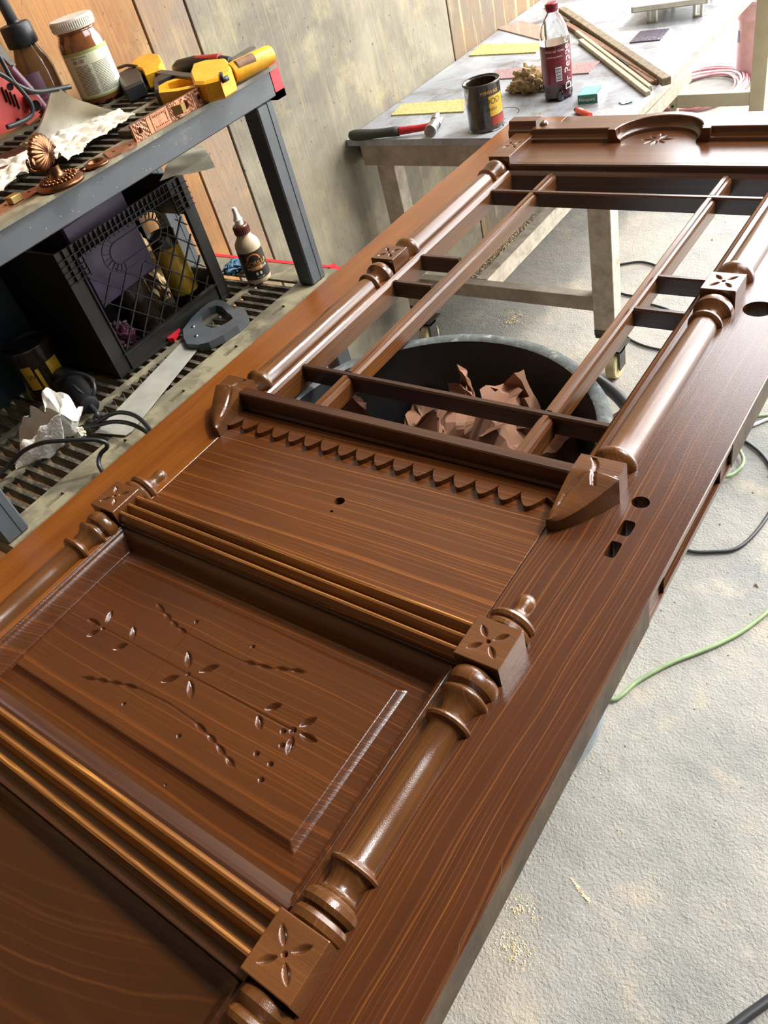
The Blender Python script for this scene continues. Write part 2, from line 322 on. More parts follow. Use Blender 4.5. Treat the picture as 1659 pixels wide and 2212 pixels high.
def tube(P, r, n=8, closed=False, cap=True):
    P = np.array(P, float); N = len(P); r = np.full(N, r) if np.isscalar(r) else np.array(r)
    T = np.gradient(P, axis=0) if not closed else np.roll(P, -1, 0) - np.roll(P, 1, 0)
    T /= np.linalg.norm(T, axis=1)[:, None] + 1e-12
    up = np.array([0, 0, 1.]); 
    if abs(T[0] @ up) > .9: up = np.array([1., 0, 0])
    s = np.cross(T[0], up); s /= np.linalg.norm(s); V = []; F = []
    for k in range(N):
        s = s - T[k] * (s @ T[k]); s /= np.linalg.norm(s) + 1e-12; u = np.cross(s, T[k])
        for j in range(n):
            a = 2 * PI * j / n; V.append(tuple(P[k] + r[k] * (math.cos(a) * s + math.sin(a) * u)))
    for k in range(N if closed else N - 1):
        k2 = (k + 1) % N
        for j in range(n): F.append((k * n + j, k * n + (j + 1) % n, k2 * n + (j + 1) % n, k2 * n + j))
    if cap and not closed: F.append(tuple(range(n))[::-1]); F.append(tuple((N - 1) * n + j for j in range(n)))
    return V, F
def spline(pts, k=8, closed=False):
    P = np.array(pts, float); out = []; n = len(P)
    for i in range(n if closed else n - 1):
        p0 = P[(i - 1) % n] if closed or i > 0 else P[0] * 2 - P[1]; p1 = P[i]; p2 = P[(i + 1) % n]
        p3 = P[(i + 2) % n] if closed or i + 2 < n else P[-1] * 2 - P[-2]
        for j in range(k):
            t = j / k; out.append(.5 * ((2 * p1) + (-p0 + p2) * t + (2 * p0 - 5 * p1 + 4 * p2 - p3) * t * t + (-p0 + 3 * p1 - 3 * p2 + p3) * t ** 3))
    if not closed: out.append(P[-1])
    return np.array(out)
def lathe(prof, c, axis='Z', n=32, a0=0., a1=2 * PI, cap=False):
    """prof: list of (distance along axis, radius)"""
    V = []; F = []; full = abs(a1 - a0 - 2 * PI) < 1e-6; m = n if full else n + 1
    for h, r in prof:
        for j in range(m):
            a = a0 + (a1 - a0) * j / n; x, y = r * math.cos(a), r * math.sin(a)
            p = {'Z': (x, y, h), 'Y': (x, h, y), 'X': (h, x, y)}[axis]; V.append((c[0] + p[0], c[1] + p[1], c[2] + p[2]))
    K = len(prof)
    for k in range(K - 1):
        for j in range(n):
            j2 = (j + 1) % m; q = (k * m + j, k * m + j2, (k + 1) * m + j2, (k + 1) * m + j)
            F.append(q if axis != 'Y' else q[::-1])
    if cap:
        F.append(tuple(range(m))[::-1]); F.append(tuple((K - 1) * m + j for j in range(m)))
    return V, F
def extrude(outer, z0, z1, holes=()):
    """prism of a plan polygon (x, y), holes allowed"""
    loops = [list(outer)] + [list(h) for h in holes]; flat = [p for l in loops for p in l]; N = len(flat)
    tris = tessellate_polygon([[Vector((p[0], p[1], 0)) for p in l] for l in loops])
    V = [(p[0], p[1], z0) for p in flat] + [(p[0], p[1], z1) for p in flat]; F = []
    for t in tris:
        a, b, c = [flat[i] for i in t]
        s = (b[0] - a[0]) * (c[1] - a[1]) - (b[1] - a[1]) * (c[0] - a[0])
        t = t if s > 0 else t[::-1]
        F.append(tuple(t[::-1])); F.append(tuple(i + N for i in t))
    k = 0
    for li, l in enumerate(loops):
        n = len(l); area = sum(l[i][0] * l[(i + 1) % n][1] - l[(i + 1) % n][0] * l[i][1] for i in range(n)); ccw = (area > 0) == (li == 0)
        for i in range(n):
            a, b = k + i, k + (i + 1) % n
            F.append((a, b, b + N, a + N) if ccw else (b, a, a + N, b + N))
        k += n
    return V, F
def prism_x(prof, x0, x1):
    """profile (y, z) closed polygon swept along x"""
    n = len(prof); V = [(x0, y, z) for y, z in prof] + [(x1, y, z) for y, z in prof]
    area = sum(prof[i][0] * prof[(i + 1) % n][1] - prof[(i + 1) % n][0] * prof[i][1] for i in range(n))
    F = []
    for i in range(n):
        j = (i + 1) % n; F.append((i, i + n, j + n, j)[::-1] if area > 0 else (i, i + n, j + n, j))
    tr = tessellate_polygon([[Vector((y, z, 0)) for y, z in prof]])
    for t in tr:
        a, b, c = [prof[i] for i in t]; s = (b[0] - a[0]) * (c[1] - a[1]) - (b[1] - a[1]) * (c[0] - a[0])
        t = t if s > 0 else t[::-1]
        F.append(tuple(t[::-1])); F.append(tuple(i + n for i in t))
    return V, F
def prism_y(prof, y0, y1):
    V, F = prism_x(prof, y0, y1)      # (a, x, z) -> swap
    return [(y, x, z) for x, y, z in V], [q[::-1] for q in F]
def hfield(x0, x1, y0, y1, nx, ny, fn, skirt=None):
    xs = np.linspace(x0, x1, nx); ys = np.linspace(y0, y1, ny); X, Y = np.meshgrid(xs, ys, indexing='ij'); Z = fn(X, Y)
    V = np.stack([X.ravel(), Y.ravel(), Z.ravel()], 1); I = np.arange(nx * ny).reshape(nx, ny)
    F = np.stack([I[:-1, :-1].ravel(), I[1:, :-1].ravel(), I[1:, 1:].ravel(), I[:-1, 1:].ravel()], 1).tolist()
    V = V.tolist()
    if skirt is not None:
        ring = list(I[:, 0]) + list(I[-1, 1:]) + list(I[::-1, -1][1:]) + list(I[0, ::-1][1:-1]); n0 = len(V)
        for i in ring: V.append([V[i][0], V[i][1], skirt])
        m = len(ring)
        for k in range(m): F.append([ring[k], n0 + k, n0 + (k + 1) % m, ring[(k + 1) % m]])
        F.append([n0 + k for k in range(m)][::-1])
    return V, F
def leaf(X, Y, x0, y0, x1, y1, w, d):
    """a chip-carved leaf between two tips: depth field"""
    L = math.hypot(x1 - x0, y1 - y0); ux, uy = (x1 - x0) / L, (y1 - y0) / L
    t = ((X - x0) * ux + (Y - y0) * uy) / L; s = np.abs(-(X - x0) * uy + (Y - y0) * ux)
    hw = w / 2 * np.sin(np.clip(t, 0, 1) * PI) ** .8
    return d * np.clip(1 - s / np.maximum(hw, 1e-6), 0, 1) * (t > 0) * (t < 1) * np.clip(hw / (w / 2), 0, 1)
def groove(X, Y, pts, w, d):
    out = np.zeros_like(X)
    for (a, b), (c, e) in zip(pts[:-1], pts[1:]):
        L2 = (c - a) ** 2 + (e - b) ** 2; t = np.clip(((X - a) * (c - a) + (Y - b) * (e - b)) / L2, 0, 1)
        out = np.maximum(out, d * np.clip(1 - np.hypot(X - a - t * (c - a), Y - b - t * (e - b)) / (w / 2), 0, 1))
    return out
def dot(X, Y, x, y, r, d): return d * np.clip(1.6 * (1 - np.hypot(X - x, Y - y) / r), 0, 1)
def text_mesh(s, size, font_scale_x=1.):
    cu = bpy.data.curves.new('t', 'FONT'); cu.body = s; cu.size = size; cu.align_x = 'CENTER'; cu.align_y = 'CENTER'
    o = bpy.data.objects.new('t', cu); C.objects.link(o)
    dg = bpy.context.evaluated_depsgraph_get(); me = bpy.data.meshes.new_from_object(o.evaluated_get(dg))
    V = [(v.co.x * font_scale_x, v.co.y) for v in me.vertices]; F = [tuple(p.vertices) for p in me.polygons]
    bpy.data.objects.remove(o); bpy.data.curves.remove(cu); bpy.data.meshes.remove(me)
    return V, F
def wrap_text(s, size, c, r, ang, z, vertical=False, sx=1.):
    """text laid on an upright cylinder"""
    V, F = text_mesh(s, size, sx); out = []
    for x, y in V:
        if vertical: x, y = -y, x
        a = ang + x / r; out.append((c[0] + r * math.cos(a), c[1] + r * math.sin(a), z + y))
    return out, F
def wrap_patch(c, r, a0, a1, z0, z1, n=12, th=.0004):
    V = []; F = []
    for k in range(n + 1):
        a = a0 + (a1 - a0) * k / n
        for z in (z0, z1): V.append((c[0] + r * math.cos(a), c[1] + r * math.sin(a), z))
    for k in range(n): F.append((2 * k, 2 * k + 2, 2 * k + 3, 2 * k + 1))
    return V, F
def worley(X, Y, Z, s, seed=0):
    out = np.zeros(X.shape); f = out.ravel()
    for i, (a, b, c) in enumerate(zip(X.ravel(), Y.ravel(), Z.ravel())):
        d = noise.voronoi((a * s + seed, b * s, c * s))[0]; f[i] = d[1] - d[0]
    return out
def crumple_blob(c, rx, ry, rz, seed, amp=.4, freq=2.2, n=28, flat=True):
    """crumpled clump resting on its base"""
    V = []; F = []
    for i in range(n + 1):
        th = PI * i / n
        for j in range(2 * n):
            ph = PI * j / n; d = Vector((math.sin(th) * math.cos(ph), math.sin(th) * math.sin(ph), math.cos(th)))
            w = noise.voronoi(d * freq + Vector((seed, seed * 1.7, 0)))[0]; k = 1 + amp * ((w[1] - w[0]) - .45) + .25 * amp * noise.noise(d * freq * 3 + Vector((seed, 0, 0)))
            V.append((c[0] + rx * d.x * k, c[1] + ry * d.y * k, max(c[2], c[2] + rz * .75 + rz * d.z * k)))
    for i in range(n):
        for j in range(2 * n): F.append((i * 2 * n + j, (i + 1) * 2 * n + j, (i + 1) * 2 * n + (j + 1) % (2 * n), i * 2 * n + (j + 1) % (2 * n)))
    return V, F
def sheet(outline, fn, step=.006, jag=.0, th=None):
    """irregular sheet: grid points inside a plan outline, height from fn"""
    P = np.array(outline); x0, y0 = P.min(0); x1, y1 = P.max(0); nx = int((x1 - x0) / step) + 2; ny = int((y1 - y0) / step) + 2
    xs = np.linspace(x0, x1, nx); ys = np.linspace(y0, y1, ny)
    def inside(x, y):
        r = False; n = len(P)
        for i in range(n):
            a, b = P[i], P[(i + 1) % n]
            if (a[1] > y) != (b[1] > y) and x < (b[0] - a[0]) * (y - a[1]) / (b[1] - a[1]) + a[0]: r = not r
        return r
    idx = {}; V = []; F = []
    def vid(i, j):
        if (i, j) not in idx:
            idx[(i, j)] = len(V); x, y = xs[i], ys[j]; V.append((x + rng.normal() * step * jag, y + rng.normal() * step * jag, fn(x, y)))
        return idx[(i, j)]
    for i in range(nx - 1):
        for j in range(ny - 1):
            if inside((xs[i] + xs[i + 1]) / 2, (ys[j] + ys[j + 1]) / 2):
                F.append((vid(i, j), vid(i + 1, j), vid(i + 1, j + 1), vid(i, j + 1)))
    return V, F
def boolean_cut(o, cutters):
    """carve cutter solids out of an object's mesh and keep the result as plain mesh"""
    for i, (V, F) in enumerate(cutters):
        me = bpy.data.meshes.new('c'); me.from_pydata([tuple(v) for v in V], [], F); me.update(); co = bpy.data.objects.new('c', me); C.objects.link(co)
        md = o.modifiers.new('b', 'BOOLEAN'); md.object = co; md.operation = 'DIFFERENCE'; md.solver = 'EXACT'
        bpy.context.view_layer.update(); dg = bpy.context.evaluated_depsgraph_get()
        new = bpy.data.meshes.new_from_object(o.evaluated_get(dg)); o.modifiers.clear(); o.data = new
        bpy.data.objects.remove(co); bpy.data.meshes.remove(me)

# ------------------------------------------------------------------ room shell
fl = mesh_obj('floor', *join(box(-1.78, 6.2, -3.2, 14, -.1, 0.)), 'concrete'); struct(fl)
WX = -1.73
wl = mesh_obj('wall_left', *box(WX - .12, WX - .012, -3.2, 4.6, 0, 4.1), 'seam'); struct(wl)
# plywood sheets of the wall, each its own board with an open seam between neighbours
for (y0, y1, z0, z1, mt) in [(-3.2, -1.07, 0, 4.1, 'ply_mid'), (-1.066, .15, 0, 4.1, 'ply_orange'), (.154, 1.366, 0, 4.1, 'ply_orange'), (1.372, 1.512, 0, 4.1, 'ply_mid'),
                             (1.519, 2.638, 0, 4.1, 'ply_grey'), (2.645, 3.86, 0, 4.1, 'ply_far'), (3.866, 4.6, 0, 4.1, 'ply_far')]:
    mesh_obj('panel', *bbox(WX - .012, WX, y0, y1, z0, z1, .0015), mt, wl)
wr = struct(mesh_obj('wall_right', *box(6.1, 6.2, -3.2, 4.6, 0, 4.1), 'wall'))
wb = struct(mesh_obj('wall_back', *box(-1.85, 6.2, -3.3, -3.2, 0, 4.1), 'wall'))
wf = struct(mesh_obj('wall_front', *join(box(-1.85, -1.66, 4.6, 4.72, 0, 4.1), box(4.2, 6.2, 4.6, 4.72, 0, 4.1), box(-1.66, 4.2, 4.6, 4.72, 3.9, 4.1)), 'wall'))
ce = struct(mesh_obj('ceiling', *join(box(-1.85, .10, -3.3, 4.72, 4.1, 4.2), box(2.9, 6.2, -3.3, 4.72, 4.1, 4.2), box(.1, 2.9, -3.3, 1.4, 4.1, 4.2), box(.1, 2.9, 4.5, 4.72, 4.1, 4.2)), 'ceil'))

# ------------------------------------------------------------------ the door
DZ = .8; BZ = .755
door = thing('panel_door', (-.677, .8, BZ), 'varnished brown wooden door lying flat with carved blocks and open glass frame', 'door'); door['kind'] = 'thing'
XL, XR = -1.1345, -.219; JL, JR = -.984, -.378; YT, YB = 1.975, -.36
OY0, OY1 = .702, 1.640; OL, OR = -.970, -.384
def dpart(name, VF, mat, smooth=False, label=None): return mesh_obj(name, VF[0], VF[1], mat, door, smooth, label=label)
# stiles
sl = dpart('stile', bbox(XL, JL - .0006, YB, YT, BZ, DZ, .0007), W_STILEL)
sr = dpart('stile', bbox(JR + .0006, XR, YB, YT, BZ, DZ, .0012), [W_STILE], label='wide varnished stile with lock holes')
def rslot(x, y, w, h, n=24, p=4.):
    return [(x + w * np.sign(math.cos(a)) * abs(math.cos(a)) ** (2 / p), y + h * np.sign(math.sin(a)) * abs(math.sin(a)) ** (2 / p)) for a in [2 * PI * k / n for k in range(n)]]
cut = [extrude(rslot(-.286, .7, .0115, .0105, p=2), BZ - .01, DZ + .01), extrude(rslot(-.285, .651, .0085, .0135), BZ - .01, DZ + .01),
       extrude(rslot(-.286, .612, .0075, .0135, p=5), BZ - .01, DZ + .01), extrude(rslot(-.281, 1.17, .0235, .0225, p=2), BZ - .01, DZ + .01),
       box(XR - .05, XR + .01, .60, .80, BZ + .012, DZ - .010), box(XR - .004, XR + .01, .555, .6, BZ + .008, DZ - .008), box(XR - .004, XR + .01, .8, .845, BZ + .008, DZ - .008)]
boolean_cut(sr, cut)
# small chips along the right arris and the raw side face
def edge_strip():
    ys = np.linspace(YB, YT, 240); V = []; F = []
    for i, y in enumerate(ys):
        w = .0022 + .0018 * noise.noise(Vector((y * 9, 3, 0))) + (.004 if abs(y - .155) < .018 or abs(y - .02) < .004 or abs(y - .215) < .007 else 0)
        V += [(XR - w, y, DZ + .0004), (XR + .0006, y, DZ - .003 - w * .7)]
    for i in range(len(ys) - 1):
        if not (.55 < ys[i] < .85): F.append((2 * i, 2 * i + 1, 2 * i + 3, 2 * i + 2))
    return V, F
side = [box(XR, XR + .0006, YB, .553, BZ, DZ - .004), box(XR, XR + .0006, .847, YT, BZ, DZ - .004)]
dpart('edge_face', join(*side), 'steel_dk' if False else W_EDGE, label='raw worn side edge of the door')
dpart('edge_chips', edge_strip(), W_EDGE)
# recessed raised panel with carving
RX0, RX1, RY0, RY1 = JL, JR, .076, .384
FX0, FX1, FY0, FY1 = -.945, -.431, .135, .336
def carved(X, Y):
    d = np.minimum(np.minimum(X - RX0, RX1 - X), np.minimum(Y - RY0, RY1 - Y))
    z = np.where(d < .003, -.004 * d / .003, 0.)
    z = np.where((d >= .003) & (d < .019), -.004 - .022 * (1 - np.cos((d - .003) / .016 * PI / 2)), z)
    z = np.where((d >= .019) & (d < .022), -.026 - (d - .019) / .003 * .005, z)
    df = np.maximum(np.maximum(FX0 - X, X - FX1), np.maximum(FY0 - Y, Y - FY1))   # outside distance of the field
    marg = -.031 + .004 * np.clip(1 - df / .03, 0, 1)
    z = np.where(d >= .022, marg, z)
    z = np.where((df < .008) & (d >= .022), np.maximum(z, -.0275 + .007 * np.clip(1 - df / .008, 0, 1) ** 1.3), z)
    z = np.where(df <= 0, -.0205, z)
    return z
FZ = DZ - .0205
def PF(x, y): p = at(x, y, FZ); return (p[0], p[1])
c4 = lambda x, y: PF(140 + x / 2.6758, 1260 + y / 2.6758)
leaves = [((130, 203), (205, 245)), ((272, 152), (238, 235)), ((200, 270), (122, 308)), ((397, 245), (392, 325)), ((370, 348), (272, 385)),
          ((710, 390), (718, 488)), ((895, 473), (770, 516)), ((665, 535), (548, 573)), ((722, 555), (732, 668)),
          ((1257, 700), (1152, 730)), ((1117, 758), (1132, 850)), ((1460, 775), (1353, 830)), ((1357, 866), (1460, 918)), ((1317, 880), (1285, 995))]
leaves = [(c4(*a), c4(*b)) for a, b in leaves]
main = [c4(222, 260), c4(575, 450), c4(712, 525), c4(1315, 850)]
upper = [c4(705, 288), c4(860, 370), c4(1025, 450)]; lower = [c4(425, 608), c4(590, 690), c4(745, 795)]
cross1 = [c4(760, 220), c4(570, 450), c4(425, 605), c4(340, 697)]; cross2 = [c4(1085, 365), c4(885, 610), c4(745, 795), c4(658, 883)]
scal = [[(530, 112), (575, 170), (615, 215), (655, 255), (705, 288)], [(1390, 515), (1300, 500), (1205, 492), (1110, 470), (1030, 452)],
        [(95, 545), (180, 555), (250, 570), (335, 583), (425, 608)], [(980, 1062), (930, 1000), (875, 925), (822, 868), (750, 800)]]
scal = [[c4(*p) for p in s_] for s_ in scal]
dots = [((760, 222), 1.), ((1087, 366), 1.), ((340, 697), 1.), ((658, 883), 1.), ((218, 262), .9), ((712, 525), 1.), ((1318, 850), 1.6), ((1262, 855), 1.3), ((1255, 938), 1.3), ((1108, 985), 1.2), ((1188, 1045), 1.2), ((1135, 1137), 1.2), ((562, 1142), .5)]
def carving(X, Y):
    z = carved(X, Y); dp = np.zeros_like(z)
    for a, b in leaves: dp = np.maximum(dp, leaf(X, Y, *a, *b, .0105, .0062))
    for g, w, d in ((main, .0028, .0022), (upper, .0026, .002), (lower, .0026, .002), (cross1, .0016, .0009), (cross2, .0016, .0009)): dp = np.maximum(dp, groove(X, Y, g, w, d))
    for s_ in scal:
        for k, (a, b) in enumerate(zip(s_[:-1], s_[1:])): dp = np.maximum(dp, leaf(X, Y, *a, *b, .0085 - .0004 * k, .0046)); 
        dp = np.maximum(dp, groove(X, Y, s_, .0028, .002))
    for p, k in dots: dp = np.maximum(dp, dot(X, Y, *c4(*p), .0028 * k, .006))
    return DZ + z - dp
dpart('raised_panel', hfield(RX0, RX1, RY0, RY1, 560, 286, carving, skirt=BZ + .002), W_PANEL, 'auto' if False else True)
# plain lock panel with keyhole, flush with the stiles
pl = dpart('plain_panel', bbox(JL, JR, RY1, OY0 - .004, BZ, DZ, .0008), W_PLAIN)
boolean_cut(pl, [extrude(rslot(-.677, .557, .0085, .0075, p=2), BZ - .01, DZ + .01), extrude(rslot(-.675, .535, .003, .0022, p=2), DZ - .006, DZ + .01)])
# lower panel, sunk behind the rail
def lowp(X, Y):
    d = np.minimum(np.minimum(X - RX0, RX1 - X), .012 - Y)
    z = np.where(d < .003, -.004 * d / .003, 0.); z = np.where((d >= .003) & (d < .019), -.004 - .020 * (1 - np.cos((d - .003) / .016 * PI / 2)), z)
    return DZ + np.where(d >= .019, -.024, z)
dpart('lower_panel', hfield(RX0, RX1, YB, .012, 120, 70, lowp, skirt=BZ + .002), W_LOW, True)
dpart('bottom_rail', box(RX0, RX1, YB, .08, BZ, BZ + .002), 'blackp')
# reeded rails: three ridges each, a dark base board below
for (y0, y1, nm) in ((.382, .439, 0), (.012, .076, 1)):
    x0, x1 = (-.989, -.371)
    rp = dpart('rail', bbox(x0, x1, y0, y1 + .001, DZ - .03, DZ + .006, .001), W_DARK, label='dark rail carrying three reeds')
    ctr = [.392, .410, .428] if nm == 0 else [.030, .050, .070]
    for cy in ctr:
        pr = [(cy - .0075, DZ + .004), (cy - .0065, DZ + .012), (cy - .0015, DZ + .0215), (cy + .001, DZ + .0225), (cy + .0035, DZ + .021), (cy + .006, DZ + .013), (cy + .0065, DZ + .004)]
        mesh_obj('reed', *prism_x(pr, x0, x1), W_RAIL, rp, off=Vector(door['wloc']))
# quirk line between the lower rail and the panel above it
dpart('moulding', prism_x([(.077, DZ - .03), (.077, DZ + .003), (.081, DZ + .004), (.084, DZ + .001), (.086, DZ - .004), (.096, DZ - .010), (.1, DZ - .03)], RX0, RX1), W_DARK)
# turned posts
def turned(yz, x, mirror=False): return [(y, r) for y, r in yz]
def post(name, x, prof, label=None, n=36): return dpart(name, lathe(prof, (x, 0, DZ), 'Y', n), W_TURN, 'auto', label)
CL, CR = -1.0125, -.343
mid_prof = [(.075, .012), (.0755, .024), (.079, .0285), (.086, .0295), (.0905, .027), (.0925, .022), (.0935, .0225), (.095, .0275), (.100, .0300), (.106, .0285), (.109, .0245), (.1105, .0228), (.1125, .0228), (.1145, .0200), (.118, .0182),
            (.124, .0180), (.131, .0195), (.1365, .0225), (.138, .0268), (.1405, .0278), (.143, .0262), (.1455, .0205), (.150, .0188), (.20, .0196), (.26, .0192), (.304, .0182), (.308, .0205), (.3105, .0262), (.3135, .0278), (.3165, .0262), (.318, .0205), (.3225, .0172),
            (.329, .0178), (.335, .0202), (.341, .0245), (.345, .0288), (.3475, .0296), (.3495, .0290), (.351, .0262), (.3525, .0222), (.3555, .0215), (.357, .0235), (.3595, .0278), (.364, .0295), (.370, .0297), (.3755, .0280), (.379, .0245), (.3825, .02), (.383, .01)]
fin_prof = [(.438, .010), (.4385, .024), (.4405, .0295), (.4455, .0302), (.449, .028), (.4505, .0245), (.452, .0240), (.4535, .0275), (.458, .0295), (.4625, .0275), (.465, .0225), (.4665, .0205), (.468, .0175), (.472, .0125), (.4765, .0098), (.481, .0096), (.486, .0108), (.492, .0118), (.498, .0112), (.5025, .0085), (.505, .0045), (.506, .0005)]
low_prof = [(.018, .01), (.0175, .022), (.013, .0275), (.006, .0285), (.001, .0255), (-.002, .0225), (-.004, .0265), (-.009, .0292), (-.014, .0275), (-.018, .021), (-.026, .0175), (-.034, .018), (-.040, .021), (-.042, .0268), (-.046, .0275), (-.049, .0205), (-.06, .0188), (-.2, .0196), (-.34, .0188)]
up_lo = [(.725, .013), (.735, .0165), (.742, .0205), (.7475, .0262), (.7515, .0298), (.756, .0308), (.7600, .0300), (.7625, .0270), (.764, .0238), (.768, .0230), (.80, .0232), (.95, .0230), (1.09, .0212), (1.1005, .0208), (1.103, .0245), (1.106, .0268), (1.110, .0266), (1.1125, .0240), (1.1145, .0178), (1.120, .0165),
         (1.126, .0180), (1.131, .0215), (1.136, .0268), (1.1395, .0302), (1.145, .0308), (1.152, .0302), (1.157, .0275), (1.161, .022), (1.1635, .015)]
up_hi = [(1.2175, .017), (1.2245, .018), (1.234, .0205), (1.242, .0262), (1.247, .0302), (1.2525, .0312), (1.2585, .0304), (1.262, .0270), (1.264, .0232), (1.30, .0228), (1.45, .0225), (1.585, .0205), (1.593, .0200), (1.596, .0245), (1.600, .0262), (1.604, .0240), (1.607, .0182), (1.613, .018), (1.622, .0215), (1.632, .0275), (1.641, .0292), (1.649, .0270), (1.655, .021), (1.66, .014)]
for x in (CL, CR):
    post('turned_post', x, mid_prof, n=40); post('finial', x, fin_prof, n=40); post('turned_post', x, low_prof, n=40)
    post('turned_post', x, up_lo, n=36); post('turned_post', x, up_hi, n=36)
# carved rosette blocks
def rosette(x, y, w, h, top, ang=.0, long_=None, seed=0):
    ly = long_ or h
    def fn(X, Y):
        dp = np.zeros_like(X)
        R_ = w * .40; r0 = w * .10
        for k in range(4):
            a = PI / 4 + k * PI / 2 + ang; dp = np.maximum(dp, leaf(X, Y, x + r0 * math.cos(a), y + r0 * math.sin(a) * (h / w) ** .3, x + R_ * 1.12 * math.cos(a), y + R_ * 1.12 * math.sin(a), w * .135, w * .085))
        dp = np.maximum(dp, dot(X, Y, x, y, .0028, .006))
        e = np.minimum(np.minimum(X - (x - w / 2), x + w / 2 - X), np.minimum(Y - (y - ly / 2), y + ly / 2 - Y))
        return top - dp - .0008 * (e < .0006)
    V, F = hfield(x - w / 2, x + w / 2, y - ly / 2, y + ly / 2, 64, int(64 * ly / w), fn, skirt=DZ - .002)
    o = dpart('rosette_block', (V, F), W_BLOCK, 'auto'); return o
for x in (CL, CR):
    rosette(x - (.001 if x < -.6 else 0), .4105, .0565, .0575, DZ + .030)
    rosette(x + (.001 if x > -.6 else 0), .047, .058, .058, DZ + .030)
    rosette(x, 1.1905, .0555, .0545, DZ + .031)
    rosette(x + (.004 if x < -.6 else -.004), 1.728, .055, .07, DZ + .030, long_=.138)
# glass rail, cove face towards the plain panel
dpart('glass_rail', prism_x([(.6705, DZ - .003), (.6705, DZ + .003), (.6785, DZ + .006), (.6815, DZ + .014), (.6825, DZ + .0385), (.6845, DZ + .0405), (.6995, DZ + .0405), (.7015, DZ + .038), (.702, BZ + .006), (.690, BZ + .006)], -.9835, -.3735), W_DARK)
# scalloped strip
pts = [(-.9835, .676)]; pts2 = []
for k in range(-1, 16):
    cx_ = -.942 + .0352 * k
    for j in range(9):
        a = (j / 8) * 2 - 1; pts2.append((min(cx_ + a * .0176, -.3775), .6345 + .0225 * abs(a) ** 1.7 + .003 * a))
pts2 = [p for p in pts2 if p[0] > -.9835]
outl = [(-.9835, .676), (-.9835, .650)] + pts2 + [(-.3775, .65), (-.3775, .676)]
clean = [outl[0]]
for p in outl[1:]:
    if math.hypot(p[0] - clean[-1][0], p[1] - clean[-1][1]) > .0006: clean.append(p)
dpart('scalloped_strip', extrude(clean, DZ - .001, DZ + .0085), W_PLAIN)
# leaf brackets under the glass rail
def bracket(xc, sgn):
    """sgn +1: right bracket, tip leans to the inner (left) side"""
    inner = xc - sgn * .031; nu, nv = 90, 56; V = []; F = []
    ys = np.linspace(.722, .612, nu)
    for i, y in enumerate(ys):
        t = i / (nu - 1)
        if y > .69: wd = .062; h = .040
        else:
            s_ = (.69 - y) / (.69 - .612); wd = .062 * max(1 - s_, 0) ** .62 + .003; h = .040 - .024 * s_ ** 1.1
        for j in range(nv):
            s = j / (nv - 1); x = inner + sgn * wd * s
            z = h + .004 * math.sin(PI * s) * (t > .25)
            # carved S line and vein
            gs = .26 + .95 * t + .05 * math.sin(t * 14) if .03 < t < .46 else 9
            z -= .0034 * max(0, 1 - abs(s - gs) / .075) + .0028 * max(0, 1 - abs(s - (.20 + .5 * max(0, .62 - t))) / .08) * min(1, max(0, (t - .3) * 8)) * min(1, max(0, (.85 - t) * 8))
            V.append((x, y, DZ + max(z, .004)))
    for i in range(nu - 1):
        for j in range(nv - 1):
            q = (i * nv + j, (i + 1) * nv + j, (i + 1) * nv + j + 1, i * nv + j + 1); F.append(q if sgn > 0 else q[::-1])
    ring = [j for j in range(nv)] + [(i + 1) * nv - 1 for i in range(1, nu)] + [(nu - 1) * nv + j for j in range(nv - 2, -1, -1)] + [i * nv for i in range(nu - 2, 0, -1)]
    n0 = len(V)
    for r in ring: V.append((V[r][0], V[r][1], DZ - .002))
    m = len(ring)
    for k in range(m):
        q = (ring[k], ring[(k + 1) % m], n0 + (k + 1) % m, n0 + k); F.append(q if sgn > 0 else q[::-1])
    dpart('leaf_bracket', (V, F), W_BLOCK, 'auto')
bracket(CL, -1); bracket(CR, 1)
# glazing frame: inner beads and bars
def bar_profile(c, w, zt=.001, zb=-.036):
    return [(c - w / 2, DZ + zb), (c - w / 2, DZ - .010), (c - w * .40, DZ - .0045), (c - w * .20, DZ - .0035), (c - w * .17, DZ + zt), (c + w * .17, DZ + zt), (c + w * .20, DZ - .0035), (c + w * .40, DZ - .0045), (c + w / 2, DZ - .010), (c + w / 2, DZ + zb)]
for x0, x1 in ((JL, OL), (OR, JR)):
    pr = [(x0, DZ - .04), (x0, DZ + .001), (x0 + .003, DZ + .0045), ((x0 + x1) / 2, DZ + .006), (x1 - .003, DZ + .003), (x1, DZ - .003), (x1, DZ - .04)]
    dpart('bead', prism_y(pr, OY0, OY1), W_BARY)
for xb in (-.866, -.480):
    for (ya, yb) in ((OY0, .826), (.838, 1.542), (1.554, OY1)): dpart('upright_bar', prism_y(bar_profile(xb, .0235), ya, yb), W_BARY)
def crossbar(y, x0, x1):
    dpart('cross_bar', prism_x([(y - .006, DZ - .032), (y - .006, DZ - .002), (y - .0035, DZ + .001), (y + .0035, DZ + .001), (y + .006, DZ - .002), (y + .006, DZ - .032)], x0, x1), W_DARK)
for y in (.832, 1.548): crossbar(y, OL, OR)
for y in (1.136, 1.243): crossbar(y, OL, -.8775); crossbar(y, -.4685, OR)
